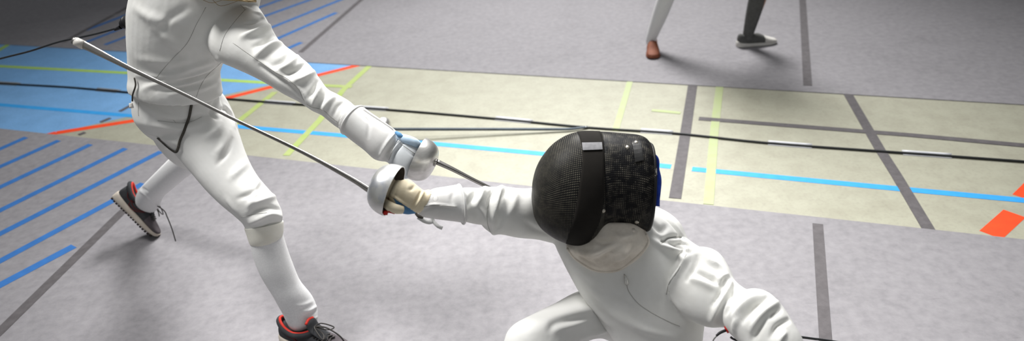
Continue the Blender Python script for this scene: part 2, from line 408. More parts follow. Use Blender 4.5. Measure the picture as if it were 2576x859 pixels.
# blue court left of the red line
ra, rb = G(140, 335), G(925, 158); rd = nrm(rb - ra)
P = [ra - rd * 3.5, rb + rd * 5.0]
V, Fc = prism([P[0][:2], P[1][:2], (-7.4, P[1][1]), (-7.4, P[0][1])], 0.0, 0.0004)
make('blue_court', V, Fc, BLUEF, floor, smooth=False)['label'] = 'blue painted court area'
fline('red_court_line', [(140, 335), (350, 302), (560, 250), (925, 158)], 0.052, LRED, 0.0014)
V, Fc = strip([ra - rd * 3.4, ra], 0.052, 0.0, 0.00055); make('red_court_line', V, Fc, LRED, floor, smooth=False)
fline('red_court_line', [(2492, 592), (2552, 538)], 0.085, LRED, 0.0012)
fline('red_court_line', [(2566, 496), (2600, 462)], 0.06, LRED, 0.0012)
fline('sky_blue_court_line', [(-300, 234), (0, 264), (345, 293), (600, 319), (870, 342), (1110, 364), (1370, 388), (1688, 420)], 0.043, LCYAN, 0.001)
fline('sky_blue_court_line', [(1741, 426), (2200, 470), (2576, 505), (2800, 528)], 0.043, LCYAN, 0.001)
fline('lime_court_line', [(-200, 156), (0, 167), (340, 185), (560, 202), (680, 209)], 0.045, LGREEN, 0.0009)
fline('lime_court_line', [(-60, 160), (22, 112)], 0.05, LGREEN, 0.0009)
fline('lime_court_line', [(680, 209), (885, 219)], 0.04, LGREENF, 0.0009)
fline('lime_court_line', [(950, 148), (864, 226), (805, 302), (720, 392)], 0.042, LGREENF, 0.0010)
fline('lime_court_line', [(692, 232), (600, 306), (545, 350)], 0.042, LGREENF, 0.0010)
fline('lime_court_line', [(1588, 195), (1548, 330)], 0.036, LGREENP, 0.0010)
fline('lime_court_line', [(1812, 205), (1797, 330), (1782, 515)], 0.045, LGREENP, 0.0010)
fline('lime_court_line', [(1640, 278), (1712, 285)], 0.03, LGREENP, 0.0009)
fline('dark_court_line', [(1744, 205), (1722, 350), (1698, 500)], 0.056, LDARK, 0.0016)
fline('dark_court_line', [(2130, 232), (2172, 305), (2213, 376), (2255, 442), (2340, 585)], 0.05, LDARK, 0.0017)
fline('dark_court_line', [(1758, 299), (2000, 318), (2280, 340), (2600, 369)], 0.042, LDARK, 0.0011)
for a, b in (((302, 281), (329, 266)), ((253, 308), (278, 298)), ((199, 340), (214, 334))):
    fline('scuff_dash', [a, b], 0.03, LDARK, 0.0018)

# two grey pistes, each with its painted hatching and lines inside its own mesh
def piste(name, edge0, edge1, side, width, label, marks):
    e0, e1 = G(*edge0)[:2], G(*edge1)[:2]; d = nrm(e1 - e0); n = np.array([-d[1], d[0]]) * side
    a, b = e0 - d * 2.6, e1 + d * 3.0
    poly = [a, b, b + n * width, a + n * width]
    if side < 0: poly = poly[::-1]
    mb = MB(); mb.add(*prism(poly, 0.0, 0.004))
    for pts, wd, mi in marks:
        mb.add(*strip([G(*p, 0.004) for p in pts], wd, 0.0035, 0.0046 + 0.0004 * mi), mi)
    return tag(mb.build(name, [MATG, LBLUE, LDARK, SCUFF], None, (0, 0, 0), smooth=False), label, 'fencing mat')
piste('fencing_piste', (0, 325), (2576, 605), -1, 3.2, 'grey fencing piste mat with blue hatching under the two duelling fencers', [
    ([(66, 346), (-60, 402)], 0.045, 1), ([(148, 354), (-60, 447)], 0.045, 1), ([(228, 364), (-60, 500)], 0.045, 1),
    ([(316, 374), (-60, 560)], 0.045, 1), ([(405, 382), (-60, 620)], 0.045, 1), ([(360, 462), (280, 508), (-60, 690)], 0.045, 1),
    ([(186, 620), (-60, 750)], 0.05, 1), ([(345, 500), (300, 541), (0, 835), (-60, 890)], 0.048, 2), ([(2057, 564), (2066, 700), (2078, 870), (2090, 1000)], 0.042, 2)])
piste('fencing_piste', (0, 112), (2576, 265), 1, 3.0, 'far grey fencing piste mat along the top edge beyond the yellow floor', [
    ([(633, 26), (780, -28)], 0.045, 1), ([(560, 78), (651, 46), (776, 1), (900, -42)], 0.045, 1), ([(560, 115), (674, 73), (851, 2), (950, -35)], 0.045, 1),
    ([(560, 150), (692, 100), (846, 32)], 0.045, 1), ([(680, 138), (729, 120), (758, 107)], 0.045, 1),
    ([(215, 77), (345, 27)], 0.045, 1), ([(190, 117), (330, 62)], 0.045, 1), ([(264, 113), (345, 82)], 0.045, 1),
    ([(756, 132), (908, 0), (1000, -80)], 0.042, 2), ([(160, 106), (322, 18), (400, -30)], 0.04, 2),
    ([(2032, 216), (2026, 120), (2019, 0), (2013, -60)], 0.05, 2), ([(40, 68), (150, 52), (300, 36)], 0.012, 3)])

# cable taped along the floor
def cable(name, pts, rad, m, label, cat, z=None):
    root = thing(name, G(*pts[len(pts) // 2]), label, cat)
    make('cable', *tube([G(*p, z or rad) for p in pts], rad, 8, 5), m, root); return root
cb = [(-200, 196), (0, 210), (165, 219), (330, 233), (560, 248), (740, 262), (975, 276), (1250, 299), (1480, 321), (1700, 336), (1930, 360), (2230, 382), (2400, 394), (2700, 416)]
fc = cable('floor_cable', cb, 0.0062, CABLE, 'long black scoring cable taped across the yellow and blue floor', 'cable')
cbp = crom(np.array(cb, float), 12)
def cby(x): return float(np.interp(x, cbp[:, 0], cbp[:, 1]))
for i, (x0, x1) in enumerate(((-10, 46), (247, 298), (668, 740), (905, 974), (1248, 1338), (1612, 1692), (1932, 2042), (2270, 2392))):
    V, Fc = [], []
    A = [np.array([G(x, cby(x)) for x in np.linspace(x0, x1, 7)])]; c = A[0]; t = nrm(c[-1] - c[0]); n = nrm(np.cross((0, 0, 1), t)); R = []
    for p in c:
        R.append([p + n * s + np.array([0, 0, z]) for s, z in ((-0.026, 0.0021), (-0.012, 0.0024), (-0.006, 0.0132), (0, 0.0145), (0.006, 0.0132), (0.012, 0.0024), (0.026, 0.0021), (0.026, 0.0005), (-0.026, 0.0005))])
    make('tape_strip', *rings_to_mesh(np.array(R)), TAPEG if i < 2 else TAPE, fc)

# reel cord to the left fencer's back
ppl = [(-160, 190, 0.95), (0, 148, 0.98), (75, 129, 1.01), (150, 105, 1.03), (230, 88, 1.05), (302, 69, 1.06)]
def cpt(x, y, k): return D(x, y, 2.42 + (302 - x) * 0.0011)
rl = thing('reel_cord', cpt(302, 69, 0), "taut black reel cord plugged in behind the left fencer's back", 'cord')
P = [cpt(-700, 330, 0), cpt(-300, 228, 0)] + [cpt(*p) for p in ppl]
make('cord', *tube(P, 0.0035, 8, 5), CABLE, rl)
e = cpt(302, 69, 0); f2 = cpt(326, 57, 0); ax = nrm(f2 - e)
make('strain_relief', *lathe(e, ax, [(-0.03, 0.0036), (-0.012, 0.006), (0.004, 0.007)], 16), BLACKR, rl)
mb = MB(); mb.add(*ball(D(313, 60, 2.415), 0.017, 0.0165, 0.0165)); make('plug', np.array(mb.V), mb.F, BLACKR, rl)
make('plug_flange', *lathe(D(320, 57, 2.41), ax, [(-0.004, 0.0), (-0.004, 0.022), (0.004, 0.024), (0.008, 0.02), (0.012, 0.0)], 24), BLACKR, rl)

# ------------------------------------------------------------------ epees
def epee(name, rim, axis, rad, depth, blade_pts, blade_r, label, gm, tip=True, bm=None, grip_len=0.115):
    axis = nrm(axis); root = thing(name, rim, label, 'fencing sword', 'epees')
    pr = [(depth * math.sin(a) ** 0.85, rad * math.cos(a) ** 0.62) for a in np.linspace(0, math.pi / 2 - 0.06, 22)]
    pr = [(0, rad)] + pr[1:] + [(depth, 0.006), (depth, 0.0)]
    inner = [(max(p[0] - 0.0025, 0.0), max(p[1] - 0.0022, 0)) for p in pr][::-1]
    g = MB(); g.add(*lathe(rim, axis, pr + [], 64), 0)
    Vr, Fr = lathe(rim, axis, [(0.0, rad), (-0.0008, rad - 0.0012), (0.0, rad - 0.0024)], 64); g.add(Vr, Fr, 0)
    g.build('guard', [gm], root)
    make('guard_lining', *lathe(rim, axis, inner, 48), DARKIN, root)
    P = np.array(blade_pts); make('blade', *blade(P, blade_r), [bm or BLADE], root)
    # fuller line along the strong of the blade
    t = nrm(P[1] - P[0]); v = nrm(P[0] - C0); s = nrm(np.cross(t, v))
    n2 = max(2, len(P) // 2); g2 = MB(); g2.add(*tube([P[i] - v * blade_r[i] * 0.72 for i in range(n2)], [blade_r[i] * 0.34 for i in range(n2)], 6, 4)); g2.build('fuller', GROOVE, root)
    make('grip', *lathe(rim, -axis, [(-depth * 0.8, 0.0), (-depth * 0.8, 0.011), (0.0, 0.0115), (0.03, 0.0135), (0.07, 0.012), (grip_len - 0.03, 0.0125), (grip_len - 0.03, 0)], 20), BLACKR, root)
    make('pommel', *lathe(rim, -axis, [(grip_len - 0.03, 0), (grip_len - 0.03, 0.008), (grip_len - 0.02, 0.011), (grip_len, 0.009), (grip_len + 0.004, 0)], 20), STEEL, root)
    if tip:
        t = nrm(P[-1] - P[-2]); make('point', *lathe(P[-1], t, [(-0.012, 0.0), (-0.012, blade_r[-1] * 1.05), (0.0, 0.0042), (0.004, 0.004), (0.004, 0)], 14), BLADEL, root)
    return root
def blade(P, rad, n=8):
    """tapering three-sided blade with rounded corners"""
    P = np.asarray(P); T = crom(np.c_[P, rad], 6); c = T[:, :3]; tan = np.gradient(c, axis=0); R = []
    th = np.arange(12) / 12 * 2 * math.pi; k = 1 + 0.16 * np.cos(3 * th)
    for i in range(len(T)):
        t = nrm(tan[i]); v = nrm(c[i] - C0); a = nrm(np.cross(t, v)); b = np.cross(t, a)
        R.append(c[i] + np.outer(np.cos(th) * k, a * T[i, 3]) + np.outer(np.sin(th) * k, b * T[i, 3]))
    return rings_to_mesh(np.array(R))

# right fencer's epee: crosses in front of the left fencer
rimR = D(991, 482, 1.83); axR = -r * 0.93 + u * 0.355 + w * 0.085
bp = [(934, 481, 1.86), (880, 447, 1.87), (760, 382, 1.885), (600, 305, 1.90), (470, 240, 1.90), (330, 173, 1.88), (212, 112, 1.855), (188, 104, 1.85)]
epR = epee('epee', rimR, axR, 0.0675, 0.060, [D(*b) for b in bp], [0.0078, 0.0065, 0.0048, 0.0042, 0.0042, 0.0058, 0.0098, 0.0098],
           "epee with scuffed silver bell guard held by the masked fencer, long blade pointing left", STEELB, tip=False, grip_len=0.072)
tp = nrm(D(185, 103, 1.85) - D(210, 115, 1.853)); s0 = nrm(np.cross(tp, w)); mb = MB()
mb.add(*tube([D(210, 113.5, 1.852), D(190, 104.5, 1.849)], [0.0115, 0.0115], 10, 2)); mb.build('tip_tape', TAPEW, epR)
make('point', *tube([D(192, 105, 1.849), D(184, 102, 1.848)], [0.0112, 0.0095], 10, 2), BLADE, epR)
mb = MB(); q = D(986, 533, 1.79); mb.add(*box(q, (nrm(r - u * 0.25), nrm(u + r * 0.25), w), (0.008, 0.0045, 0.004))); mb.build('red_plug', REDP, epR, smooth=False)
mb = MB(); q = D(971, 531, 1.80); mb.add(*tube([q, D(969, 541, 1.80)], 0.006, 10, 2)); mb.build('plug_socket', REDP, epR)

# left fencer's epee
rimL = D(1049, 398, 2.22); axL = r * 0.91 - u * 0.415 - w * 0.01
bl = [(1097, 408, 2.20), (1140, 428, 2.21), (1205, 461, 2.24), (1290, 500, 2.28), (1400, 540, 2.32), (1520, 575, 2.33), (1640, 600, 2.34), (1690, 610, 2.34)]
epL = epee('epee', rimL, axL, 0.0685, 0.060, [D(*b) for b in bl], [0.0085, 0.007, 0.006, 0.0052, 0.0046, 0.0042, 0.0038, 0.0036],
           'epee with a clean aluminium bell guard held by the fencer seen from behind', STEEL)
make('blade_collar', *lathe(D(1096, 410, 2.20), axL, [(-0.004, 0), (-0.004, 0.012), (0.003, 0.012), (0.003, 0)], 12), BLADE, epL)

# third epee lying on the yellow floor
gz = 0.066
rimB = G(974, 300, gz); tipB = G(1478, 323, 0.008); axB = nrm(tipB - rimB)
P = [rimB + (tipB - rimB) * t + np.array([0, 0, -0.012 * math.sin(t * math.pi)]) for t in (0.05, 0.3, 0.6, 0.85, 1.0)]
P = [G(978, 326, 0.056), G(1110, 326, 0.042), G(1250, 326, 0.028), G(1400, 326, 0.014), G(1440, 325, 0.011), G(1478, 320, 0.010)]
epee('epee', G(961, 322, gz), nrm(P[1] - P[0]), 0.062, 0.05, P, [0.0085, 0.0085, 0.008, 0.0075, 0.007, 0.006],
     'spare epee lying on the yellow floor behind the crossed guards', STEEL, grip_len=0.13, bm=BLUED)

# ------------------------------------------------------------------ shoes
def shoe(parent, heel, toe, up, L, side_sign, w_scale=1.0, toe_m=SHOET, fancy=True, upm=SHOEG, solem=SOLE, lace_tail=None, open_at=None):
    """heel, toe: bottom points of the sole; up: normal of the sole"""
    X = nrm(np.asarray(toe) - heel); Z = nrm(up - X * (np.asarray(up) @ X)); Y = np.cross(Z, X); heel = np.asarray(heel)
    def pt(x, y, z): return heel + X * (x * L) + Y * y + Z * z
    n = 28; th = np.arange(n) / n * 2 * math.pi
    def rings(rows, power):
        R = []
        for x, hw, zb, zt, off in crom(np.array(rows, float), 5):
            ct = np.sign(np.cos(th)) * np.abs(np.cos(th)) ** (2 / power); sn = np.sign(np.sin(th)) * np.abs(np.sin(th)) ** (2 / power)
            zc, zh = (zb + zt) / 2, (zt - zb) / 2
            taper = 1 - 0.30 * np.clip((zt - zb) / 0.09, 0, 1) * (sn + 1) / 2
            R.append([pt(x, off + hw * w_scale * c * k, zc + zh * s) for c, s, k in zip(ct, sn, taper)])
        return rings_to_mesh(np.array(R))
    sh = thing if False else None
    root = bpy.data.objects.new('shoe', None); COL.objects.link(root); root.parent = parent; root.location = Vector(heel - rootloc(parent))
    up_rows = [(0.005, 0.012, 0.022, 0.060, 0), (0.03, 0.030, 0.018, 0.088, 0), (0.10, 0.036, 0.016, 0.092, 0), (0.22, 0.037, 0.016, 0.078, 0), (0.34, 0.038, 0.016, 0.078, 0),
               (0.46, 0.040, 0.016, 0.086, 0), (0.56, 0.043, 0.015, 0.080, 0.002), (0.72, 0.047, 0.015, 0.058, 0.004), (0.86, 0.043, 0.015, 0.044, 0.004), (0.95, 0.030, 0.016, 0.036, 0.003), (0.985, 0.010, 0.02, 0.030, 0.002)]
    V, Fc = rings(up_rows, 2.3)
    cx = np.array([((V[list(f)].mean(0) - heel) @ X) / L for f in Fc])
    make('upper', V, Fc, [upm, toe_m], root, mi=(cx > 0.66).astype(int))
    so = [(-0.012, 0.014, 0.004, 0.036, 0), (0.02, 0.034, 0.002, 0.046, 0), (0.12, 0.041, 0.0, 0.040, 0), (0.3, 0.041, 0.0, 0.033, 0), (0.48, 0.042, 0.0, 0.030, 0), (0.66, 0.049, 0.0, 0.028, 0.003),
          (0.82, 0.049, 0.001, 0.026, 0.005), (0.95, 0.036, 0.006, 0.026, 0.004), (1.0, 0.014, 0.012, 0.027, 0.003)]
    make('midsole', *rings(so, 3.4), solem, root)
    if not fancy: return root, pt
    mb = MB()
    for i in range(17):
        x = 0.02 + i * 0.055; hw = np.interp(x, [s[0] for s in so], [s[1] for s in so]) * w_scale
        mb.add(*box(pt(x + 0.012, 0.003, 0.001), (X, Y, Z), (L * 0.019, hw * 0.93, 0.004)))
    mb.build('outsole_lugs', OUTS, root, smooth=False)
    T = bvh(V, Fc)
    def drop(x, y, z=0.14, dirv=None):
        o = pt(x, y, z); h = T.ray_cast(Vector(o), Vector(-Z)); return np.array(h[0]) if h[0] is not None else pt(x, y, 0.06)
    def sideray(x, z):
        o = pt(x, side_sign * 0.2, z); h = T.ray_cast(Vector(o), Vector(-Y * side_sign)); return np.array(h[0]) if h[0] is not None else pt(x, side_sign * 0.04, z)
    # red collar round the ankle opening
    cl = []
    for a in np.linspace(0, 2 * math.pi, 29):
        x = 0.275 + 0.235 * math.cos(a); y = 0.030 * math.sin(a); z = 0.086 + 0.020 * max(0, -math.cos(a)) ** 1.5 + 0.006 * max(0, math.cos(a)) - 0.010 * math.sin(a) ** 2
        cl.append(pt(x, y, z))
    make('collar_lining', *tube(cl, 0.0052, 8, 2), SHOER, root)
    cl2 = [pt(0.275 + 0.255 * math.cos(a), 0.034 * math.sin(a), 0.080 + 0.018 * max(0, -math.cos(a)) ** 1.5 + 0.005 * max(0, math.cos(a)) - 0.010 * math.sin(a) ** 2) for a in np.linspace(0, 2 * math.pi, 29)]
    make('padded_collar', *tube(cl2, 0.010, 10, 2), upm, root)
    mb = MB(); mb.add(*wloft([(*pt(0.70, 0.002, 0.058), 0.020, 0.004), (*pt(0.60, 0.002, 0.082), 0.024, 0.005), (*pt(0.53, 0.001, 0.100), 0.026, 0.006), (*pt(0.50, 0.001, 0.122), 0.024, 0.006), (*pt(0.49, 0.001, 0.130), 0.014, 0.004)], side=Y)); mb.build('tongue', upm, root)
    mb = MB(); mb.add(*tube([pt(0.49, -0.02, 0.126), pt(0.485, 0.0, 0.133), pt(0.49, 0.02, 0.126)], 0.005, 8, 4)); mb.build('tongue_trim', SHOER, root)
    mb = MB()
    for i in range(6):
        x = 0.56 + i * 0.034; y0 = -0.022; pts = [drop(x + (0.02 if k % 2 else 0), y) + Z * 0.004 for k, y in enumerate((-0.024, -0.008, 0.008, 0.024))]
        mb.add(*tube(pts, 0.0026, 6, 4))
    b0 = pt(0.545, 0.0, 0.106)
    for sg in (-1, 1):
        mb.add(*tube([b0, b0 + X * 0.02 + Y * 0.018 * sg + Z * 0.006, b0 + X * 0.058 + Y * 0.034 * sg - Z * 0.014, b0 + X * 0.045 + Y * 0.012 * sg - Z * 0.012, b0], 0.0022, 6, 6))
    if lace_tail is not None: mb.add(*tube([b0] + list(lace_tail), 0.0027, 6, 6))
    else: mb.add(*tube([b0, b0 + X * 0.045 + Y * 0.008 + Z * 0.002, b0 + X * 0.09 + Y * 0.016 - Z * 0.028, drop(0.9, 0.02) + Z * 0.003], 0.0027, 6, 6))
    mb.build('laces', LACE, root)
    # curved tick emblem on the side, outlined in dark red
    tick = [(0.26, 0.062), (0.30, 0.050), (0.37, 0.043), (0.46, 0.047), (0.56, 0.060), (0.46, 0.038), (0.37, 0.030), (0.29, 0.036), (0.26, 0.062)]
    mb = MB(); q = [sideray(x, z) + Y * side_sign * 0.001 for x, z in tick]
    mb.add(*tube(q, 0.0016, 6, 4)); mb.build('tick_emblem', SHOEM, root)
    mb = MB(); q = [sideray(x, z) + Y * side_sign * 0.0005 for x, z in [(0.10, 0.078), (0.17, 0.058), (0.24, 0.052), (0.33, 0.058)]]; mb.add(*tube(q, 0.0018, 6, 4)); mb.build('side_piping', SHOEM, root)
    return root, pt

def grip_hand(rim, axis, s0, rad=0.0235, fr=0.0105, pitch=0.0205, turn=250, start=0.6, e1=None):
    """four fingers closed round the grip and a thumb along it"""
    ax = nrm(axis); e1 = nrm(e1 - ax * (e1 @ ax)); e2 = np.cross(ax, e1); out = []
    for i in range(4):
        c = np.asarray(rim) - ax * (s0 + pitch * i); k = (0.95, 1.0, 0.97, 0.86)[i]; pts = []
        for j in range(7):
            a = start + math.radians(turn) * j / 6
            rr = rad * k * (1.25 if j == 0 else 1.0) * (0.92 if j > 4 else 1)
            pts.append(c + (e1 * math.cos(a) + e2 * math.sin(a)) * rr)
        out.append(tube(pts, [fr * k * f for f in (1.15, 1.12, 1.0, 1.05, 0.95, 0.9, 0.72)], 10, 4))
    return out

def hem(st, k, n, m, parent, rad=0.0028, name='glove_hem'):
    """rolled edge round one station of a sleeve"""
    q = loft(st, n)[0][k * 6 * n:(k * 6 + 1) * n]; return make(name, *tube(np.concatenate([q, q[:3]]), rad, 8, 2), m, parent)
def relaxed_hand(o, d, side, palm, parent):
    hd = [tube([o, o + d * .05, o + d * .09], [.03, .04, .036], 12, 4)]
    for i in range(4):
        q = o + d * .085 + side * (-.03 + .02 * i); hd.append(tube([q, q + d * .035 + palm * .004, q + d * .06 + palm * .016, q + d * (.078 - .006 * abs(i - 1.3)) + palm * .03], [.0095, .009, .008, .0065], 8, 3))
    hd.append(tube([o + d * .03 - side * .03, o + d * .055 - side * .05, o + d * .08 - side * .055 + palm * .01], [.013, .011, .008], 8, 3))
    V, Fc = union(hd, .003, 4); return make('hand', V, Fc, SKIN, parent)

# ------------------------------------------------------------------ LEFT FENCER (seen from behind)
baseL = G(560, 720); baseL[2] = 0
PL = thing('person', (-1.15, 2.35, 0), "standing fencer in white seen from behind, lunging right with the sword arm stretched out", 'person')
torsoL = [(440, -150, 610, -130, 2.33, .45), (372, -105, 648, -70, 2.36, .5), (340, -50, 655, -10, 2.39, .55), (326, 15, 640, 45, 2.42, .6), (323, 65, 603, 98, 2.44, .62),
          (324, 115, 572, 140, 2.46, .62), (325, 160, 553, 180, 2.49, .62), (328, 192, 553, 212, 2.51, .68), (327, 210, 556, 236, 2.52, .72), (327, 217, 556, 243, 2.525, .72)]
armL = [(622, -20, 520, 110, 2.42, .55), (650, 20, 545, 150, 2.37, .68), (676, 62, 580, 167, 2.325, .82), (703, 104, 622, 186, 2.30, .9), (742, 133, 668, 210, 2.28, .9), (776, 160, 712, 236, 2.26, .9),
        (802, 196, 752, 257, 2.25, .9), (822, 222, 784, 279, 2.24, .95), (851, 238, 811, 291, 2.235, .95), (880, 256, 841, 315, 2.23, .95), (903, 278, 864, 330, 2.225, .9), (925, 300, 890, 345, 2.22, .8)]
backarm = [(420, -110, 360, -20, 2.42, .8), (380, -150, 290, -70, 2.5, .85), (320, -210, 235, -130, 2.6, .9), (262, -262, 190, -190, 2.68, .9), (210, -330, 140, -270, 2.62, .9), (200, -420, 135, -400, 2.5, .9), (215, -480, 160, -475, 2.42, .8)]
neckL = [(535, -170, 640, -150, 2.32, .7), (540, -120, 655, -100, 2.33, .7), (545, -80, 650, -50, 2.36, .6)]
V, Fc = union([loft(torsoL, 40), loft(armL), loft(backarm), loft(neckL)], 0.0045, 10)
V = ripple(V, Fc, 0.0022, 42, 3)
V = folds(V, Fc, [
    # long soft drag folds across the lower back, fanning towards the armpit
    ([(365, 222), (440, 200), (510, 178), (548, 160)], 9, 8.0), ([(400, 226), (470, 212), (535, 186)], 7, 6.4), ([(430, 238), (500, 226), (548, 206)], 7, 4),
    ([(345, 190), (420, 190), (500, 165), (552, 150)], 9, 5.6000000000000005), ([(350, 150), (420, 158), (490, 150)], 12, 3), ([(395, 228), (450, 224), (500, 208)], 5, -4), ([(420, 205), (490, 192), (540, 172)], 5, -3.5),
    ([(380, 60), (430, 105), (470, 130)], 14, 4.800000000000001), ([(340, 20), (380, 45), (430, 60)], 14, 4.800000000000001), ([(470, 20), (430, 45), (400, 90)], 10, -3),
    # deep sleeve folds on the lit upper side
    ([(676, 64), (650, 80), (612, 92)], 9, 10), ([(660, 48), (640, 55), (618, 60)], 6, -5), ([(690, 88), (668, 104), (640, 118)], 7, -6), ([(704, 108), (682, 118), (645, 142)], 10, 10),
    ([(735, 132), (712, 152), (690, 166)], 8, -6), ([(748, 140), (725, 166), (700, 176)], 7, 6), ([(770, 160), (742, 178), (715, 190)], 7, -6), ([(790, 180), (765, 196), (735, 205)], 8, 6.5),
    ([(800, 205), (790, 225), (776, 245)], 6, -6), ([(806, 214), (798, 240), (788, 262)], 6, 6), ([(825, 226), (812, 248), (800, 268)], 6, -4), ([(845, 240), (828, 256), (812, 276)], 7, 5), ([(868, 256), (850, 268), (838, 292)], 6, -3.5), ([(885, 268), (866, 288), (850, 310)], 7, 4),
    ([(655, 155), (690, 178), (725, 200), (758, 228), (775, 262)], 5, 4.5), ([(655, 166), (690, 190), (722, 212), (750, 240)], 5, -4),
    ([(640, 30), (656, 38), (664, 50)], 6, 4)])
mb = MB(); mb.add(V, Fc, 0)
seams(mb, V, Fc, [[(518, 18), (495, 60), (470, 110), (430, 152), (398, 190), (385, 206)], [(617, 24), (590, 55), (565, 90), (553, 128)], [(605, 12), (612, 20), (618, 26)],
                  [(586, 108), (620, 132), (655, 156), (690, 180), (725, 200), (752, 226), (763, 250), (780, 268), (812, 277), (830, 292), (848, 306)],
                  [(556, 158), (520, 192), (503, 220), (494, 244)]], 0.0007)
JL = mb.build('jacket', [CLOTH, SEAM], PL)
T = bvh(V, Fc)
P = onto(T, [(334, 214), (400, 242), (470, 250), (530, 246), (552, 242)], 8, 0.0005)
# breeches
pelvL = [(342, 180, 540, 195, 2.50, .5), (338, 228, 546, 238, 2.53, .56), (334, 262, 555, 270, 2.55, .62), (343, 300, 570, 296, 2.57, .66), (372, 340, 585, 320, 2.58, .62), (420, 378, 592, 332, 2.58, .55)]
thighL = [(380, 330, 575, 290, 2.575, .7), (440, 386, 594, 322, 2.57, .8), (478, 430, 612, 376, 2.555, .85), (520, 480, 645, 440, 2.53, .9), (561, 520, 688, 492, 2.51, .92), (592, 545, 706, 528, 2.50, .95), (612, 560, 709, 548, 2.50, .93), (622, 578, 709, 564, 2.505, .9)]
thighR = [(350, 250, 500, 290, 2.62, .8), (395, 318, 540, 370, 2.74, .85), (436, 352, 548, 405, 2.84, .9), (474, 376, 552, 418, 2.91, .9), (490, 386, 548, 420, 2.95, .8)]
lobe = [(500, 225, 548, 232, 2.60, 1.0), (510, 258, 574, 268, 2.63, 1.0), (520, 300, 592, 306, 2.65, 1.0), (535, 345, 600, 350, 2.66, 1.0), (560, 380, 598, 378, 2.66, .9)]
BV, BF = union([loft(pelvL, 40), loft(thighL), loft(thighR), loft(lobe)], 0.0045, 7)
BV = ripple(BV, BF, 0.002, 38, 5)
BV = folds(BV, BF, [
    ([(395, 302), (440, 308), (470, 306), (505, 292)], 5, -6), ([(390, 318), (440, 326), (480, 322), (520, 306)], 9, 4), ([(375, 335), (420, 352), (450, 366)], 9, 4), ([(350, 262), (400, 286), (450, 298)], 8, 3),
    ([(540, 255), (532, 285), (545, 300)], 5, -5), ([(556, 300), (545, 330), (520, 345)], 9, 5), ([(575, 330), (560, 370), (545, 390)], 10, 5), ([(585, 350), (570, 385), (548, 412)], 6, -4),
    ([(620, 410), (600, 430), (580, 450)], 10, 4), ([(660, 465), (636, 485), (600, 500)], 7, -5), ([(690, 494), (662, 505), (628, 516)], 8, 7), ([(705, 528), (676, 522), (648, 530), (625, 545)], 6, -6), ([(708, 545), (680, 540), (650, 552), (630, 562)], 7, 6), ([(710, 562), (684, 566), (660, 576), (640, 582)], 5, -5),
    ([(650, 455), (640, 490), (628, 520)], 7, 4), ([(560, 262), (580, 285), (590, 320)], 6, 4), ([(552, 282), (566, 274), (580, 290)], 5, -5), ([(570, 500), (585, 520), (600, 538)], 8, 3)])
mb = MB(); mb.add(BV, BF, 0)
seams(mb, BV, BF, [[(349, 258), (348, 280), (349, 292)], [(397, 304), (440, 309), (470, 309), (492, 302), (508, 294)], [(606, 548), (640, 540), (672, 536)], [(436, 302), (442, 309)]], 0.0007)
mb.build('breeches', [CLOTH2, SEAM], PL)
make('knee_cuff', *loft([(617, 574, 711, 558, 2.505, .97), (619, 580, 712, 564, 2.506, .96), (625, 598, 712, 584, 2.51, .96), (628, 607, 711, 593, 2.515, .96)], 36), CUFF, PL)
# crotch strap, a dark elastic loop off the jacket hem
BT = bvh(BV, BF)
def ribbon(P, Nn, wd, th, m, name, parent):
    P = np.asarray(P); R = []
    tan = np.gradient(P, axis=0)
    for p, n, t in zip(P, Nn, tan):
        s = nrm(np.cross(n, t)); n = nrm(n)
        R.append([p + s * a + n * b for a, b in ((-wd, 0), (-wd, th), (0, th * 1.15), (wd, th), (wd, 0), (0, -th * .3))])
    return make(name, *rings_to_mesh(np.array(R)), m, parent)
def on_pts(T, pts, sub, lift, default):
    P = crom(np.array(pts, float), sub); A = []; B = []
    for p in P:
        q, n = cast(T, p[0], p[1], default); n = n if n @ ray(*p) < 0 else -n; A.append(q + n * lift); B.append(n)
    B = np.array(B)
    for _ in range(3): B[1:-1] = (B[:-2] + B[1:-1] + B[2:]) / 3
    A = np.array(A)
    for _ in range(2): A[1:-1] = (A[:-2] + 2 * A[1:-1] + A[2:]) / 4
    return A, B
A, B = on_pts(BT, [(484, 244), (480, 275), (470, 315), (455, 352), (450, 372), (446, 381)], 6, 0.003, 2.45)
ribbon(A, B, 0.0045, 0.002, STRAP, 'crotch_strap', PL)
A, B = on_pts(BT, [(398, 346), (415, 362), (432, 376), (446, 382), (452, 366)], 6, 0.003, 2.47)
ribbon(A, B, 0.0042, 0.002, STRAP, 'crotch_strap', PL)
# toggle and tape at the back zip
mb = MB(); mb.add(*tube([D(338, 196, 2.42), D(341, 215, 2.42), D(334, 238, 2.43), D(333, 255, 2.44)], 0.003, 6, 5)); mb.build('zip_tape', STRAP, PL)
mb = MB(); mb.add(*tube([D(329, 260, 2.44), D(331, 272, 2.44)], [0.006, 0.0075], 8, 3)); mb.build('zip_toggle', TAPEW, PL)
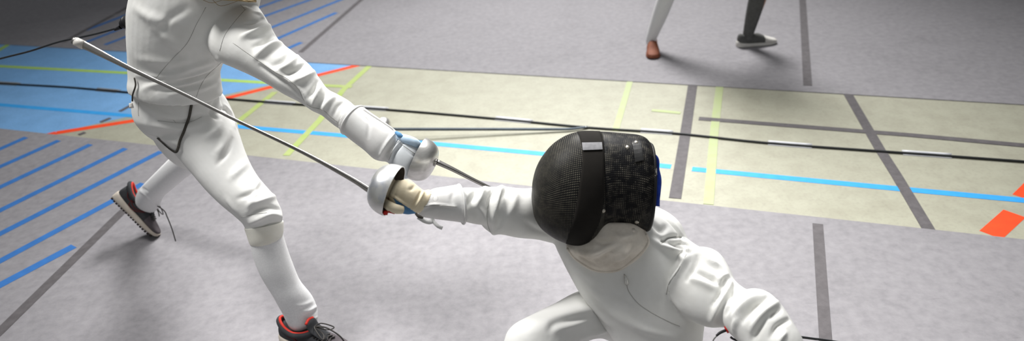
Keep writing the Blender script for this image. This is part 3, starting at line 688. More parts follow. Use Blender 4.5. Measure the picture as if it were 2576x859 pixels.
# socks
sockF = [(622, 588, 709, 574, 2.51, .95), (629, 606, 711, 592, 2.515, .95), (637, 640, 722, 630, 2.53, .95), (652, 680, 737, 672, 2.545, .97), (672, 716, 752, 708, 2.56, .97), (690, 742, 772, 738, 2.575, .97), (706, 770, 790, 764, 2.60, 1.0), (716, 792, 798, 786, 2.615, .95), (724, 812, 799, 800, 2.63, .85), (730, 825, 800, 815, 2.64, .75)]
SV, SF = union([loft(sockF)], 0.004, 4)
SV = folds(SV, SF, [([(800, 782), (785, 790), (765, 796)], 4, -3), ([(806, 794), (790, 802), (770, 806)], 4, 3), ([(796, 772), (778, 782), (760, 784)], 4, 3), ([(812, 806), (790, 812), (772, 815)], 3, -3), ([(785, 760), (765, 768), (745, 770)], 5, 2)])
make('sock', SV, SF, SOCK, PL)
sockB = [(474, 356, 538, 404, 2.92, .9), (446, 380, 504, 424, 2.97, .95), (418, 408, 468, 448, 3.04, 1), (390, 436, 436, 474, 3.12, 1), (366, 460, 410, 496, 3.21, 1.0), (354, 474, 400, 512, 3.27, .95), (346, 492, 396, 526, 3.315, .85), (348, 506, 388, 534, 3.34, .7)]
SV, SF = union([loft(sockB)], 0.004, 4)
SV = folds(SV, SF, [([(352, 482), (366, 490), (372, 500)], 4, 3), ([(356, 474), (372, 482)], 4, -3)])
make('sock', SV, SF, SOCK, PL)
# shoes
hf = G(716, 852); tf = G(898, 906); Lf = np.linalg.norm(tf - hf)
shoe(PL, hf, hf + nrm(tf - hf), np.array([0, 0, 1.0]), 0.30, -1)
print('front shoe len', Lf)
tb = G(392, 600); hb = D(283, 496, 3.30); print('rear shoe len', np.linalg.norm(tb - hb), hb)
shoe(PL, hb, tb, nrm(r * 0.72 + u * 0.62 + w * 0.1), np.linalg.norm(tb - hb), 1 if np.cross(nrm(r * .72 + u * .62), tb - hb) @ (-w) > 0 else -1,
     lace_tail=[D(412, 530, 3.22), D(420, 545, 3.21), D(432, 575, 3.21), D(442, 608, 3.22)])
# glove
ghL = [(909, 267, 860, 333, 2.226, 1.08), (912, 268, 863, 337, 2.225, 1.1), (934, 284, 888, 357, 2.22, 1.0), (962, 303, 918, 380, 2.215, .92), (985, 320, 940, 400, 2.21, .85), (996, 331, 957, 406, 2.21, .8), (1003, 340, 972, 408, 2.21, .75),
       (1014, 346, 982, 416, 2.21, .75), (1036, 350, 998, 436, 2.21, .72), (1060, 360, 1018, 450, 2.21, .66), (1070, 372, 1030, 448, 2.21, .5)]
fing = grip_hand(rimL, axL, -0.022, e1=-u)
gl = loft(ghL)
V, Fc = union([gl] + fing, 0.0035, 5)
V = folds(V, Fc, [([(1002, 342), (985, 372), (962, 402)], 4, -5), ([(996, 332), (974, 358), (952, 398)], 4, 4), ([(1010, 350), (990, 380), (974, 410)], 4, 4), ([(1016, 358), (994, 384), (982, 412)], 3, -4), ([(915, 292), (928, 310), (926, 345)], 5, -2), ([(1008, 366), (1040, 392), (1046, 396)], 2.5, -2)])
cen = np.array([proj(V[list(f)].mean(0)) for f in Fc])
mi = np.where(cen[:, 0] + 0.35 * (cen[:, 1] - 340) > 1000, 1, 0)
mb = MB(); mb.F = list(Fc); mb.V = list(V); mb.m = list(mi)
seams(mb, V, Fc, [[(1008, 362), (1025, 374), (1045, 388)], [(1006, 352), (990, 374), (978, 404)]], 0.0009, 2)
GL = mb.build('glove', [GLOVEW, GLOVEC, SEAM], PL)
hem(ghL, 1, 32, GLOVEW, PL)
GTr = bvh(V, Fc); P = onto(GTr, [(914, 276), (934, 290), (962, 308), (985, 324), (998, 336)], 5, 0.001)
make('glove_cuff_edge', *tube(P, 0.0034, 8, 1), GLOVEW, PL)
make('glove_thumb', *tube([D(1004, 345, 2.195), D(1024, 351, 2.18), D(1044, 359, 2.18), D(1056, 370, 2.195)], [0.011, 0.0135, 0.013, 0.011], 12, 5), GLOVEL, PL)
mb = MB(); mb.add(*wloft([(*D(996, 333, 2.185), .005, .004), (*D(1004, 339, 2.178), .007, .005), (*D(1013, 345, 2.176), .004, .003)])); mb.build('glove_wrist_gusset', GLOVEB, PL)
relaxed_hand(D(188, -462, 2.45), nrm(u + r * .15), r, w, PL)
# head, mask and hair above the frame; the hair tips hang into view
hc = D(612, -190, 2.28)
def head(c, fwd, upv, s=1.0):
    fwd = nrm(fwd); upv = nrm(upv - fwd * (upv @ fwd)); sd = np.cross(fwd, upv); A = (sd, fwd, upv)
    P = [ball(c + upv * 0.02 * s, .074 * s, .092 * s, .095 * s, A), ball(c + fwd * 0.03 * s - upv * 0.055 * s, .055 * s, .058 * s, .06 * s, A), ball(c + fwd * 0.096 * s - upv * 0.012 * s, .011 * s, .016 * s, .02 * s, A),
         ball(c + fwd * 0.082 * s - upv * 0.055 * s, .024 * s, .012 * s, .009 * s, A)]
    for q in (-1, 1): P += [ball(c + sd * 0.075 * q * s - upv * 0.01 * s, .010 * s, .02 * s, .03 * s, A), ball(c + sd * 0.032 * q * s + fwd * 0.078 * s + upv * 0.012 * s, .014 * s, .012 * s, .011 * s, A)]
    return P
fwdL = nrm(r * 0.95 + w * 0.2)
V, Fc = union([loft(torsoL, 28, shrink=.86), loft(armL, 20, shrink=.68), loft(backarm, 20, shrink=.7), loft(neckL, 20, shrink=.85), loft(pelvL, 28, shrink=.86), loft(thighL, 20, shrink=.8), loft(thighR, 20, shrink=.75),
               loft(sockF, 20, shrink=.8), loft(sockB, 20, shrink=.8), loft(ghL, 20, shrink=.68)] + [tube([D(590, -130, 2.33), D(606, -170, 2.3)], .05, 12, 2)] + head(hc, fwdL, np.array([0, 0, 1.0]))
              + grip_hand(rimL, axL, -0.022, fr=.0085, e1=-u), 0.006, 4)
make('body', V, Fc, SKIN, PL)
def simple_mask(c, fwd, upv, parent):
    sd = np.cross(fwd, upv); R = []; rows = [(-0.10, .085, .11), (-0.05, .108, .135), (0.02, .115, .145), (0.08, .108, .14), (0.13, .085, .118), (0.158, .05, .075), (0.165, .01, .02)]
    th = np.arange(40) / 40 * 2 * math.pi
    for a, b, h in crom(np.array(rows), 5): R.append(c + fwd * a + np.outer(np.cos(th) * b, sd) + np.outer(np.sin(th) * h, upv))
    R = np.array(R); V, Fc = rings_to_mesh(R, False); uvs = np.zeros((len(V), 2))
    uvs[:, 0] = np.repeat(np.arange(len(R)) * .006, 40); uvs[:, 1] = np.tile(th * .11, len(R))
    mo = make('mask', V, Fc, mesh_mat('mask_wire_plain', .006, (.3, .29, .25), (.2, .6)), parent, uv=uvs)
    return mo
simple_mask(hc, fwdL, np.array([0, 0, 1.0]) - fwdL * fwdL[2], PL)
mb = MB()
for i in range(330):
    f = rng.uniform(0, 1); x0, y0 = 470 + 60 * rng.uniform(0, 1), -80 + 30 * rng.uniform(-1, 1); dd = 2.28 + 0.05 * rng.uniform(-1, 1)
    sag = -16 + 19 * f; xe = 645 - 30 * rng.uniform(0, 1) ** 2
    pts = [D(x0, y0, dd + 0.03), D(480 + 12 * rng.uniform(-1, 1), -30 + sag * .5, dd), D(545, -6 + sag * 1.0, dd - .01), D(600, -1 + sag, dd - .02), D(xe, 4 + sag * 0.5, dd - .025)]
    mb.add(*tube(pts, [.0014, .0016, .0016, .0014, .0008], 5, 4))
for (a, b, c) in (((495, -8), (530, 7), (560, 0)), ((535, 0), (556, 15), (600, 2))):
    mb.add(*tube([D(*a, 2.26), D(*b, 2.27), D(*c, 2.26)], [.0008, .0008, .0006], 5, 6))
mb.build('hair', HAIR, PL)

# ------------------------------------------------------------------ RIGHT FENCER (masked, lunging left)
PR = thing('person', (0.35, 1.5, 0), 'fencer in a black wire mask crouching in a deep lunge towards the left', 'person')
torsoR = [(1440, 520, 1600, 505, 2.04, .6), (1402, 562, 1650, 540, 2.02, .62), (1393, 606, 1700, 585, 2.0, .62), (1414, 658, 1728, 640, 1.99, .62), (1440, 706, 1742, 690, 1.985, .62), (1470, 757, 1757, 745, 1.985, .64),
          (1502, 803, 1770, 800, 1.985, .66), (1534, 846, 1768, 845, 1.985, .68), (1555, 890, 1764, 895, 1.985, .68), (1562, 925, 1764, 935, 1.985, .68)]
armR = [(1470, 470, 1470, 620, 2.05, .8), (1405, 470, 1400, 615, 2.02, .82), (1340, 474, 1350, 604, 1.985, .86), (1300, 474, 1305, 600, 1.96, .9), (1268, 470, 1266, 592, 1.94, .92), (1243, 471, 1238, 588, 1.925, .92),
        (1226, 470, 1222, 570, 1.91, .95), (1205, 474, 1196, 565, 1.90, .95), (1182, 473, 1182, 562, 1.89, .95), (1166, 473, 1168, 558, 1.88, .92), (1150, 476, 1152, 553, 1.877, .88), (1130, 480, 1128, 546, 1.87, .85)]
shB = [(1560, 500, 1500, 620, 2.08, .6), (1652, 521, 1560, 640, 2.10, .65), (1706, 555, 1610, 680, 2.08, .7), (1728, 600, 1650, 720, 2.05, .75), (1745, 640, 1690, 740, 2.0, .75)]
arm2 = [(1728, 600, 1640, 700, 2.03, .75), (1765, 624, 1680, 742, 1.98, .82), (1806, 634, 1700, 778, 1.93, .88), (1832, 672, 1735, 805, 1.89, .9), (1850, 708, 1780, 824, 1.86, .9), (1888, 733, 1822, 824, 1.83, .92),
        (1934, 739, 1834, 838, 1.80, .95), (1968, 772, 1848, 850, 1.775, .95), (1998, 822, 1866, 866, 1.755, .95), (2020, 862, 1880, 892, 1.745, .95), (2035, 915, 1900, 930, 1.745, .95), (2040, 985, 1925, 985, 1.75, .92), (2036, 1050, 1940, 1045, 1.76, .9)]
V, Fc = union([loft(torsoR, 40), loft(armR), loft(shB), loft(arm2)], 0.0045, 8)
V = ripple(V, Fc, 0.0022, 40, 11)
V = folds(V, Fc, [
    # leading sleeve
    ([(1205, 470), (1190, 495), (1172, 525)], 7, -6), ([(1222, 466), (1212, 490), (1196, 520)], 7, 6), ([(1240, 476), (1230, 500), (1224, 540)], 5, -7), ([(1262, 470), (1252, 500), (1240, 545), (1242, 588)], 8, 7), ([(1200, 520), (1215, 540), (1222, 560)], 6, 4),
    ([(1280, 472), (1262, 495), (1254, 520)], 6, -4), ([(1300, 480), (1290, 520), (1270, 560)], 10, 3), ([(1320, 560), (1350, 580), (1385, 590)], 9, -3), ([(1165, 478), (1160, 505), (1163, 540)], 6, 3.5),
    # chest and flank, soft
    ([(1440, 700), (1480, 760), (1530, 820)], 9, 3), ([(1480, 720), (1540, 790), (1620, 840)], 12, 2), ([(1560, 790), (1620, 830), (1700, 852)], 10, 2.5), ([(1430, 650), (1470, 690), (1520, 720)], 14, 2),
    # shoulder and rear sleeve
    ([(1640, 606), (1690, 632), (1724, 656)], 8, 5), ([(1652, 596), (1702, 620), (1738, 640)], 6, -4), ([(1700, 690), (1690, 740), (1720, 790)], 10, 4),
    ([(1640, 560), (1662, 580), (1680, 570)], 9, -5), ([(1668, 540), (1700, 575), (1712, 600)], 10, 4), ([(1662, 612), (1690, 596), (1720, 598)], 5, -6), ([(1680, 625), (1710, 632), (1740, 628)], 7, 5), ([(1700, 615), (1725, 612), (1745, 625)], 5, -5),
    ([(1740, 640), (1725, 660), (1700, 700), (1684, 735)], 7, 6), ([(1752, 646), (1745, 675), (1728, 705)], 6, -5), ([(1775, 640), (1790, 660), (1808, 668)], 8, 5), ([(1740, 700), (1770, 712), (1800, 728)], 9, 5), ([(1760, 690), (1795, 705), (1812, 720)], 6, -6),
    ([(1830, 690), (1812, 700), (1805, 720)], 6, 5), ([(1838, 712), (1822, 745), (1800, 785), (1790, 810)], 8, 8), ([(1826, 706), (1812, 740), (1794, 770)], 6, -6), ([(1848, 716), (1838, 760), (1825, 790)], 6, -7),
    ([(1935, 748), (1900, 770), (1868, 808)], 8, -8), ([(1955, 760), (1918, 790), (1890, 830)], 9, 7), ([(1900, 742), (1870, 768), (1845, 800)], 9, 6), ([(1962, 778), (1945, 790), (1938, 800)], 6, -6), ([(1985, 805), (1955, 822), (1940, 850)], 6, -6), ([(1925, 805), (1905, 835), (1892, 858)], 7, -6), ([(1975, 838), (1965, 850), (1955, 870)], 6, 5), ([(1860, 800), (1850, 815), (1846, 835)], 8, 5)])
mb = MB(); mb.add(V, Fc, 0)
seams(mb, V, Fc, [[(1570, 690), (1577, 720), (1584, 738), (1606, 765), (1640, 788), (1686, 812), (1710, 822)], [(1727, 640), (1706, 680), (1684, 712), (1676, 742)], [(1664, 614), (1680, 602), (1700, 596), (1722, 600)],
                  [(1240, 478), (1228, 520), (1226, 560), (1236, 590)]], 0.0008)
JR = mb.build('jacket', [CLOTH, SEAM], PR)
JT = bvh(V, Fc)
q, n = cast(JT, 1571, 692); q2, n2 = cast(JT, 1577, 716)
mb = MB(); mb.add(*tube([q - w * .004, (q + q2) / 2 - w * .006, q2 - w * .004], [.002, .0042, .0045], 8, 4)); mb.build('zip_puller', STEEL, PR)
# breeches
kn = D(1300, 866, 1.90)
thR = [(1580, 735, 1620, 900, 2.10, .7), (1520, 714, 1565, 872, 2.09, .75), (1460, 731, 1522, 852, 2.04, .8), (1400, 761, 1474, 862, 1.97, .88), (1340, 792, 1424, 894, 1.90, .95), (1296, 815, 1388, 935, 1.86, .95), (1270, 848, 1362, 958, 1.85, .95), (1268, 890, 1350, 985, 1.86, .95), (1278, 940, 1350, 1010, 1.875, .9)]
BVp, BFp = loft(thR)
hipR = [(1566, 880, 1758, 890, 2.0, .55), (1558, 930, 1775, 940, 1.995, .6), (1560, 985, 1790, 985, 1.985, .62), (1590, 1040, 1790, 1035, 1.98, .5)]
hp = D(1700, 970, 1.98); rk = np.array([0.82, 1.36, 0.27]); ra_ = np.array([1.14, 1.30, 0.13])
th2 = wloft([(*hp, .085, .09), (*(hp * .6 + rk * .4), .08, .085), (*rk, .06, .062), (*(rk * .75 + ra_ * .25), .052, .054)], side=(0, 0, 1))
BV, BF = union([(BVp, BFp), loft(hipR), th2], 0.0045, 7)
BV = ripple(BV, BF, 0.002, 36, 21)
BV = folds(BV, BF, [([(1515, 768), (1440, 795), (1370, 822), (1300, 846)], 26, 7), ([(1490, 796), (1440, 806), (1395, 818), (1378, 834)], 9, -4.5), ([(1470, 812), (1430, 826), (1392, 836)], 8, 3), ([(1470, 765), (1500, 785), (1520, 808)], 8, -4), ([(1540, 830), (1500, 838), (1460, 850)], 8, 4)])
mb = MB(); mb.add(BV, BF, 0); mb.build('breeches', [CLOTH2], PR)
# legs below the picture
ka = D(1318, 968, 1.872); fa = np.array([ka[0] - 0.035, ka[1] - 0.01, 0.10])
fs = wloft([(*ka, .052, .05), (*(ka * .7 + fa * .3), .055, .052), (*(ka * .35 + fa * .65), .044, .044), (*fa, .036, .038), (fa[0], fa[1], .06, .036, .045)], side=(0, 1, 0))
make('sock', *fs, SOCK, PR)
bs = wloft([(*(rk * .8 + ra_ * .2), .052, .05), (*(rk * .5 + ra_ * .5), .053, .05), (*ra_, .036, .038), (ra_[0] + .04, ra_[1] - .01, .06, .034, .04)], side=(0, 0, 1))
make('sock', *bs, SOCK, PR)
shoe(PR, np.array([fa[0] + .075, fa[1], 0]), np.array([fa[0] - .21, fa[1] - .01, 0]), np.array([0, 0, 1.0]), .29, 1, fancy=False)
shoe(PR, np.array([ra_[0] + .06, ra_[1] + .10, 0.0]), np.array([ra_[0] + .0, ra_[1] - .17, 0]), np.array([0, 0, 1.0]), .28, 1, fancy=False)
# glove
gr = [(1157, 466, 1170, 565, 1.878, 1.02), (1154, 465, 1166, 564, 1.877, 1.04), (1148, 465, 1156, 560, 1.875, 1.02), (1120, 470, 1118, 555, 1.865, .95), (1095, 474, 1080, 550, 1.858, .9), (1084, 481, 1060, 545, 1.852, .85), (1074, 488, 1050, 532, 1.855, .7), (1064, 498, 1048, 522, 1.865, .4)]
hr = [(1084, 478, 1048, 536, 1.848, .8), (1068, 480, 1036, 538, 1.842, .9), (1053, 470, 1024, 540, 1.838, .95), (1030, 452, 1004, 536, 1.835, .95), (1010, 454, 988, 530, 1.832, .85), (997, 462, 974, 516, 1.83, .6)]
fing = grip_hand(rimR, axR, -0.014, rad=.019, fr=.0095, pitch=.0185, e1=u, turn=-235, start=0.2)
V, Fc = union([loft(gr, 36)], 0.0035, 4)
V = folds(V, Fc, [([(1060, 525), (1090, 515), (1145, 521)], 3, 2), ([(1065, 532), (1095, 522), (1145, 527)], 3, -1.8), ([(1140, 485), (1136, 500), (1140, 515)], 5, -2), ([(1082, 484), (1066, 505), (1052, 522)], 4, 3)])
mb = MB(); mb.add(V, Fc, 0)
seams(mb, V, Fc, [[(1046, 530), (1070, 520), (1110, 518), (1148, 521)]], 0.0010)
hem(gr, 1, 36, GLOVEW, PR)
# scribbled pen mark on the gauntlet
seams(mb, V, Fc, [[(1074, 502), (1081, 510)], [(1083, 500), (1074, 510), (1068, 511)], [(1091, 492), (1089, 503), (1096, 507), (1102, 500), (1099, 492)]], 0.00022, 1, 0.0)
mb.build('glove_gauntlet', [GLOVEW, SEAM], PR)
V, Fc = union([loft(hr, 32)] + fing, 0.0022, 6)
V = folds(V, Fc, [([(1058, 484), (1048, 504), (1034, 522)], 3, -2.4), ([(1066, 482), (1056, 502), (1042, 526)], 3.5, 2.2), ([(1044, 468), (1036, 476), (1028, 478)], 5, -1.6), ([(982, 490), (1008, 507), (1030, 520)], 3, 2.2), ([(980, 496), (1006, 513), (1028, 527)], 2.5, -2)])
cen = np.array([proj(V[list(f)].mean(0)) for f in Fc])
below = ((cen[:, 1] - (492 + (cen[:, 0] - 983) * 0.66)) > 2) & (cen[:, 0] > 990 + (cen[:, 1] - 500) * .5)
mb = MB(); mb.V = list(V); mb.F = list(Fc); mb.m = list(np.where(below, 1, 0))
mb.build('glove', [CREAM, GLOVEB, SEAM], PR)
make('glove_thumb', *tube([D(1012, 528, 1.80), D(994, 526, 1.79), D(978, 518, 1.80), D(966, 508, 1.82)], [.011, .0125, .012, .010], 12, 4), CREAM, PR)
mb = MB(); mb.add(*tube([D(1046, 538, 1.81), D(1054, 545, 1.806), D(1064, 549, 1.81)], [.003, .0045, .003], 8, 4)); mb.build('glove_label', STRAP, PR)
def flat(pts, wd, m, name, parent):
    P = crom(np.array([D(*p) for p in pts]), 6); return ribbon(P, [nrm(C0 - p) for p in P], wd, 0.0015, m, name, parent)
flat([(1052, 546, 1.815), (1068, 556, 1.815), (1082, 559, 1.82), (1092, 553, 1.83)], .006, GLOVEW, 'glove_strap', PR)
flat([(1087, 551, 1.83), (1092, 560, 1.825), (1102, 570, 1.825), (1113, 575, 1.83)], .0045, GLOVEW, 'glove_strap', PR)

# mask
MD = 1.90
MK = bpy.data.objects.new('mask', None); COL.objects.link(MK); MK.parent = PR; MK.location = Vector(D(1490, 470, MD) - rootloc(PR))
rows = [(1340, 488, 1341, 512, .8), (1343, 455, 1347, 545, .95), (1352, 422, 1362, 572, .95), (1368, 393, 1386, 592, .9), (1392, 365, 1410, 605, .85), (1422, 345, 1436, 613, .82), (1452, 335, 1462, 617, .80), (1480, 333, 1488, 604, .80), (1508, 334, 1512, 576, .84),
        (1540, 336, 1540, 565, .88), (1575, 339, 1574, 567, .87), (1602, 342, 1600, 573, .86), (1620, 349, 1613, 577, .84), (1633, 364, 1626, 578, .82)]
def mask_rings(rows, sub=5, n=72):
    T = crom(np.array(rows, float), sub); R = []; th = np.arange(n) / n * 2 * math.pi
    pw = 2.15
    ct = np.sign(np.cos(th)) * np.abs(np.cos(th)) ** (2 / pw); sn = np.sign(np.sin(th)) * np.abs(np.sin(th)) ** (2 / pw)
    for x1, y1, x2, y2, k in T:
        p1, p2 = D(x1, y1, MD), D(x2, y2, MD); a = (p1 - p2) / 2
        rb_ = min(np.linalg.norm(a) * k, 0.118)
        R.append((p1 + p2) / 2 + np.outer(ct, a) + np.outer(sn, w * rb_))
    return np.array(R)
R = mask_rings(rows); nsub = 5
cut = 8 * nsub
def shell(name, R, m):
    V, Fc = rings_to_mesh(R, False); nn = R.shape[1]
    al = np.r_[0, np.cumsum(np.linalg.norm(np.diff(R, axis=0), axis=2).max(1))]
    rad = np.linalg.norm(np.diff(np.concatenate([R, R[:, :1]], 1), axis=1), axis=2).sum(1).max() / nn
    uvs = np.c_[np.repeat(al, nn), np.tile((np.arange(nn) - nn * .25) * rad, len(R))]
    # split the seam column
    V = np.concatenate([V, R[:, 0]]); uvs = np.concatenate([uvs, np.c_[al, np.full(len(R), (nn * .75) * rad)]]); base = len(R) * nn
    F2 = []
    for i in range(len(R) - 1):
        for j in range(nn):
            k = j + 1; F2.append((i * nn + j, i * nn + k if k < nn else base + i, (i + 1) * nn + k if k < nn else base + i + 1, (i + 1) * nn + j))
    o = make(name, V, F2, m, MK, uv=uvs)
    md = o.modifiers.new('s', 'SOLIDIFY'); md.thickness = 0.003; md.offset = -1
    return V, F2
MF = mesh_mat('mask_wire_worn', .0050, (.27, .25, .19), (.15, .75))
MBk = mesh_mat('mask_wire_back', .0047, (.36, .33, .26), (.44, .74))
V1, F1 = shell('front_mesh', R[:cut + 1], MF)
V2, F2 = shell('back_mesh', R[cut:], MBk)
mb = MB(); mb.add(V1, F1); mb.add(V2, F2); MT = bvh(np.array(mb.V), mb.F)
def wrap_band(eL, eR, lift, name, m, parent, ncol=10):
    """band lying on the mask between two edge curves, carried round the top, the chin and the far side"""
    n = 96; RR = mask_rings(rows, 30, n); PX = np.array([[proj(p)[:2] for p in row] for row in RR])
    eL, eR = np.array(crom(np.array(eL, float), 8)), np.array(crom(np.array(eR, float), 8))
    gs = np.gradient(RR, axis=0); gt = (np.roll(RR, -1, 1) - np.roll(RR, 1, 1)); NN = np.cross(gs, gt); NN /= np.maximum(np.linalg.norm(NN, axis=2), 1e-9)[..., None]
    mid = RR.mean(1)[len(RR) // 2]
    if np.mean(np.sum(NN * (RR - mid), axis=2)) < 0: NN = -NN
    rws = []
    for j in range(n):
        jn = j if RR[0, j] @ w <= RR[0].mean(0) @ w + 1e-9 else (-j) % n   # mirrored column on the near side
        x, y = PX[:, jn, 0], PX[:, jn, 1]
        iL = int(np.argmax(x > np.interp(y, eL[:, 1], eL[:, 0]))); iR = int(np.argmax(x > np.interp(y, eR[:, 1], eR[:, 0])))
        iR = max(iR, iL + 4); ss = np.linspace(iL, iR, ncol); row = []; inn = []
        for q in ss:
            i0 = min(int(q), len(RR) - 2); f = q - i0; p = RR[i0, j] * (1 - f) + RR[i0 + 1, j] * f; nn_ = nrm(NN[i0, j])
            row.append(p + nn_ * lift); inn.append(p - nn_ * .001)
        rws.append(row + inn[::-1])
    rws.append(rws[0])
    return make(name, *rings_to_mesh(np.array(rws), False), m, parent)
wrap_band([(1449, 325), (1461, 362), (1464, 407), (1455, 477), (1445, 536), (1421, 620)], [(1506, 325), (1518, 372), (1519, 440), (1518, 494), (1504, 561), (1472, 622)], 0.004, 'elastic_band', ELAST, MK)
# grey patch on the band
def patch(px, lift, thick, m, name, parent, T=None, default=MD):
    n = 6; tl, tr, br, bl_ = [np.array(p, float) for p in px]; R = []
    for i in range(n):
        row = []; 
        for j in range(n):
            a, b = i / (n - 1), j / (n - 1); p = (tl * (1 - b) + tr * b) * (1 - a) + (bl_ * (1 - b) + br * b) * a
            q, _ = cast(T or MT, *p, default=default); z = (q - C0) @ w; row.append((p, z))
        R.append([D(*p, z - lift) for p, z in row] + [D(*p, z - lift + thick) for p, z in row[::-1]])
    return make(name, *rings_to_mesh(np.array(R)), m, parent, smooth=False)
patch([(1464, 359), (1514, 358), (1516, 376), (1466, 378)], .0095, .004, GREYP, 'grey_patch', MK)
patch([(1590, 357), (1612, 354), (1619, 403), (1598, 408)], .0075, .004, CHIPPED, 'metal_plate', MK)
for (x, y) in ((1600, 361), (1608, 398), (1578, 373), (1517, 530), (1602, 557)):
    q, n = cast(MT, x, y, MD); n = n if n @ ray(x, y) < 0 else -n
    make('rivet', *lathe(q + n * .003, n, [(-.002, .0058), (.001, .0055), (.0028, .0035), (.0032, 0)], 16), RIVET, MK)
# rim round the back opening
ring = R[-1]; mb = MB(); mb.add(*tube(np.concatenate([ring[::3], ring[:4:3]]), .006, 8, 2)); mb.build('back_rim', CHIPPED, MK)
# lower black trim over the bib
A = [cast(MT, x, y, MD)[0] - w * .002 for x, y in ((1504, 553), (1530, 557), (1560, 561), (1595, 570), (1618, 576))]
# bib
bib = [(1478, 556, 1616, 560, 1.895, .72), (1474, 576, 1623, 578, 1.895, .74), (1440, 604, 1632, 596, 1.90, .72), (1424, 622, 1633, 612, 1.905, .68), (1440, 646, 1618, 634, 1.91, .62), (1468, 668, 1596, 655, 1.92, .58), (1496, 682, 1574, 672, 1.93, .5), (1512, 688, 1558, 683, 1.935, .4)]
bl1 = loft(bib, 40); BVb, BFb = union([bl1], 0.004, 4)
BVb = folds(BVb, BFb, [([(1540, 615), (1500, 640), (1450, 640)], 8, 5), ([(1560, 620), (1530, 640), (1500, 655)], 6, -4), ([(1540, 590), (1570, 600), (1600, 590)], 10, 4), ([(1500, 605), (1520, 612), (1545, 608)], 7, -4), ([(1590, 620), (1570, 645), (1540, 660)], 9, 4), ([(1450, 635), (1470, 655), (1500, 668)], 6, -3)])
make('bib', BVb, BFb, BIB, MK)
BTb = bvh(BVb, BFb)
P = onto(BTb, [(1428, 626), (1444, 648), (1470, 667), (1498, 681), (1530, 684), (1560, 678), (1592, 655), (1616, 632), (1630, 610), (1624, 590)], 6, .0005)
mb = MB(); mb.add(*tube(P, .0035, 8, 1)); mb.build('bib_piping', BIB, MK)
for (x, y) in ((1506, 572), (1594, 580)):
    q, n = cast(BTb, x, y, 1.83); n = n if n @ ray(x, y) < 0 else -n
    make('bib_snap', *lathe(q, n, [(-.002, .005), (.001, .005), (.0018, 0)], 14), BIB, MK)
# blue cloth showing behind the mask
bc = [(1632, 380, 1640, 392, 1.9, 3.0), (1634, 384, 1652, 400, 1.9, 3.2), (1634, 410, 1657, 425, 1.9, 3.0), (1635, 450, 1661, 452, 1.9, 2.6), (1635, 485, 1661, 492, 1.9, 2.4), (1636, 515, 1659, 520, 1.9, 2.0)]
V, Fc = loft(bc, 28, 6)
V = ripple(V, Fc, .004, 90, 5)
make('bandana', V, Fc, BLUEC, PR)
hcR = D(1525, 475, MD)
fwdR = -r; V, Fc = union([loft(torsoR, 28, shrink=.86), loft(armR, 20, shrink=.68), loft(shB, 20, shrink=.75), loft(arm2, 20, shrink=.7), loft(thR, 20, shrink=.78), loft(hipR, 24, shrink=.86), loft(gr, 20, shrink=.66), loft(hr, 20, shrink=.72)]
    + [wloft([(*hp, .07, .075), (*rk, .048, .05), (*ra_, .034, .034)], side=(0, 0, 1)), wloft([(*ka, .045, .045), (*fa, .032, .034)], side=(0, 1, 0)), tube([D(1560, 560, 1.98), D(1540, 520, 1.91)], .05, 12, 2)]
    + head(hcR, fwdR, u) + grip_hand(rimR, axR, -0.014, rad=.019, fr=.0075, pitch=.0185, e1=u, turn=-235, start=0.2), 0.006, 4)
make('body', V, Fc, SKIN, PR)
# rear hand: open relaxed glove-less hand below the frame
relaxed_hand(D(1988, 1050, 1.76), -u, r, -w, PR)

# body cord hanging off the rear arm
bcr = thing('body_cord', D(1830, 832, 1.80), "grey body cord with a red plug at the masked fencer's trailing arm", 'cord')
P = [D(1770, 930, 1.80), D(1789, 880, 1.80), D(1794, 858, 1.80), (D(1803, 846, 1.80))]
make('cord', *tube(P, .0016, 8, 6), CABLEG, bcr)
make('sleeve', *tube([D(1802, 846, 1.80), D(1812, 838, 1.80), D(1826, 832, 1.80)], [.0028, .0036, .0038], 10, 5), BLACKR, bcr)
make('red_plug', *tube([D(1826, 831, 1.80), D(1837, 826, 1.80)], [.0095, .0095], 8, 2), REDP, bcr)
make('connector_pin', *tube([D(1838, 849, 1.79), D(1845, 854, 1.79), D(1860, 860, 1.79), D(1880, 868, 1.79)], .003, 8, 4), BLACKR, bcr)
make('connector_pin', *tube([D(1868, 854, 1.79), D(1884, 857, 1.79)], .0035, 8, 3), BLACKR, bcr)
rc = thing('reel_cord', G(2090, 859, 0.3), 'black reel cord trailing off at the bottom edge beside the masked fencer', 'cord')
make('cord', *tube([D(1850, 828, 1.86), D(1950, 842, 1.87), D(2012, 849, 1.88), D(2050, 854, 1.90), D(2095, 860, 1.92), D(2400, 905, 2.02)], .0035, 8, 5), CABLE, rc)

# ------------------------------------------------------------------ BACKGROUND PERSON: only the lower legs are in the picture
f1 = G(1640, 128); f2 = G(1882, 118)
PB = thing('person', ((f1[0] + f2[0]) / 2, (f1[1] + f2[1]) / 2, 0), 'person walking on the far mat, only the lower legs in the picture', 'person')
hipB = (f1 + f2) / 2 + np.array([0.06, 0.05, 0.88])
def leg(foot, kx, sm, name):
    an = foot + np.array([0.0, 0.02, .09]); kn_ = np.array([foot[0] + kx, foot[1] + .02, .48])
    make('sock', *wloft([(*(foot + np.array([0.0, 0.02, .05])), .036, .045), (*an, .036, .04), (*(an * .62 + kn_ * .38), .050, .052), (*(an * .3 + kn_ * .7), .056, .058), (*kn_, .055, .057)]), sm, PB)
    return an, kn_
an1, kn1 = leg(f1, .13, SOCK, '')
an2, kn2 = leg(f2, .06, BGSHADEHEEL, '')
hl, hr_ = hipB + np.array([-.09, 0, 0]), hipB + np.array([.09, 0, 0])
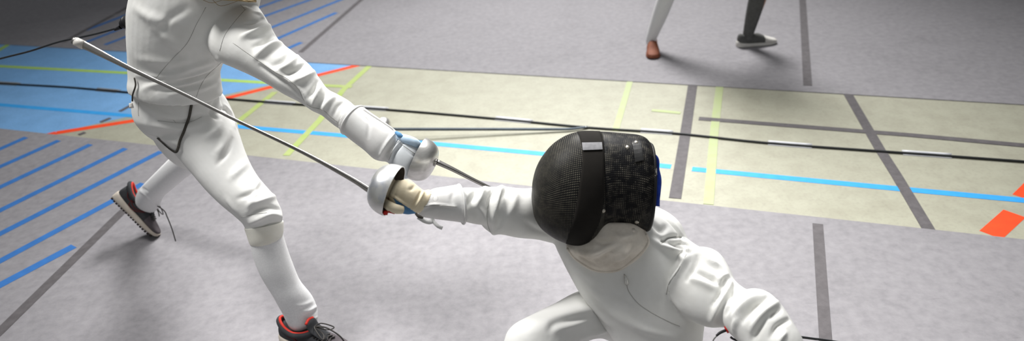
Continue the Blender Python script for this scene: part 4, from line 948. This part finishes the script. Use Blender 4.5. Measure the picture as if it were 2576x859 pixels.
V, Fc = union([wloft([(*kn1, .060, .062), (*((kn1 + hl) / 2), .078, .082), (*hl, .09, .1)]), wloft([(*kn2, .060, .062), (*((kn2 + hr_) / 2), .078, .082), (*hr_, .09, .1)]),
               wloft([(*(hipB - np.array([0, 0, .06])), .14, .10), (*(hipB + np.array([0, 0, .05])), .17, .12), (*(hipB + np.array([0, 0, .16])), .15, .11)])], .008, 6)
make('breeches', ripple(V, Fc, .003, 30, 31), Fc, CLOTH2, PB)
chest = hipB + np.array([.02, 0, .38]); V, Fc = union([wloft([(*(hipB + np.array([0, 0, .12])), .155, .115), (*(hipB + np.array([0, 0, .25])), .15, .115), (*chest, .175, .12), (*(chest + np.array([0, 0, .13])), .16, .10), (*(chest + np.array([0, 0, .19])), .06, .06)])]
    + [wloft([(*(chest + np.array([.15 * s, 0, .12])), .07, .07), (*(chest + np.array([.24 * s, 0, -.08])), .055, .055), (*(chest + np.array([.25 * s, -.12, -.28])), .042, .042), (*(chest + np.array([.24 * s, -.16, -.34])), .04, .04)]) for s in (-1, 1)], .008, 6)
make('jacket', ripple(V, Fc, .003, 30, 33), Fc, CLOTH, PB)
hb_ = []
for s in (-1, 1):
    o = chest + np.array([.24 * s, -.16, -.34]); hb_ += [tube([o, o + (0, -.03, -.05), o + (0, -.04, -.09)], [.028, .038, .034], 10, 3)]
    for i in range(4):
        q = o + np.array([-.028 + .019 * i, -.04, -.085]); hb_.append(tube([q, q + (0, -.006, -.035), q + (0, .006, -.06), q + (0, .016, -.072)], [.0095, .009, .008, .006], 8, 3))
    q = o + np.array([-.03 * s, -.02, -.03]); hb_.append(tube([q, q + (-.018 * s, -.015, -.03), q + (-.02 * s, -.01, -.055)], [.012, .011, .008], 8, 3))
ch = chest + np.array([.0, 0, .38])
V, Fc = union(hb_ + head(ch, np.array([0, -1.0, 0]), np.array([0, 0, 1.0])) + [tube([chest + (0, 0, .1), chest + (0, 0, .3)], .052, 12, 2), wloft([(*(hipB - (0, 0, .02)), .13, .09), (*(chest), .14, .09), (*(chest + (0, 0, .14)), .12, .07)])]
    + [wloft([(*(chest + np.array([.15 * s, 0, .12])), .05, .05), (*(chest + np.array([.24 * s, 0, -.08])), .04, .04), (*(chest + np.array([.24 * s, -.16, -.34])), .03, .03)]) for s in (-1, 1)]
    + [wloft([(*a, .03, .033), (*k, .046, .047), (*h, .07, .075)]) for a, k, h in ((an1, kn1, hl), (an2, kn2, hr_))], .006, 4)
make('body', V, Fc, SKIN, PB)
mb = MB(); mb.add(*ball(ch + np.array([0, .015, .045]), .084, .098, .085)); mb.build('hair', HAIR, PB)
shoe(PB, f1 + np.array([.02, .08, 0]), f1 + np.array([-.03, -.16, 0]), np.array([0, 0, 1.0]), .26, 1, fancy=False, upm=BGSHOE, toe_m=BGSHOE, solem=BGSHOE)
shoe(PB, f2 + np.array([-.075, .01, 0]), f2 + np.array([.21, .03, 0]), np.array([0, 0, 1.0]), .28, 1, fancy=False, upm=BGSHADEHEEL, toe_m=BGSHOEW, solem=BGSHOEW)

# ------------------------------------------------------------------ light
wd = bpy.data.worlds.new('World'); S.world = wd; wd.use_nodes = True
bg = wd.node_tree.nodes['Background']; bg.inputs[0].default_value = (0.96, 0.98, 1.0, 1); bg.inputs[1].default_value = 0.26
def spot(name, loc, at, power, size, blend, rad, col=(1, 1, 1)):
    l = bpy.data.lights.new(name, 'SPOT'); l.energy = power; l.spot_size = math.radians(size); l.spot_blend = blend; l.shadow_soft_size = rad; l.color = col
    o = bpy.data.objects.new(name, l); COL.objects.link(o); o.location = loc
    o.rotation_euler = (Vector(at) - Vector(loc)).to_track_quat('-Z', 'Y').to_euler(); return o
spot('added_pool_spot', (-3.4, 3.1, 7.3), (0.05, 2.1, 0.2), 2900, 33, 1.0, 0.9, (1.0, 0.985, 0.965))  # added unseen spots for overhead light; narrow cones darken the frame edges
spot('added_pool_spot', (1.8, 5.4, 7.5), (0.05, 2.2, 0.2), 2250, 33, 1.0, 1.3, (1.0, 0.985, 0.965))
spot('added_pool_spot', (0.8, 9.5, 6.6), (0.1, 4.3, 0.2), 5400, 58, 1.0, 1.5, (1.0, 0.99, 0.98))

S.view_settings.view_transform = 'Standard'; S.view_settings.look = 'None'; S.view_settings.gamma = 1.0; S.view_settings.exposure = 0.0
S.view_settings.use_curve_mapping = False
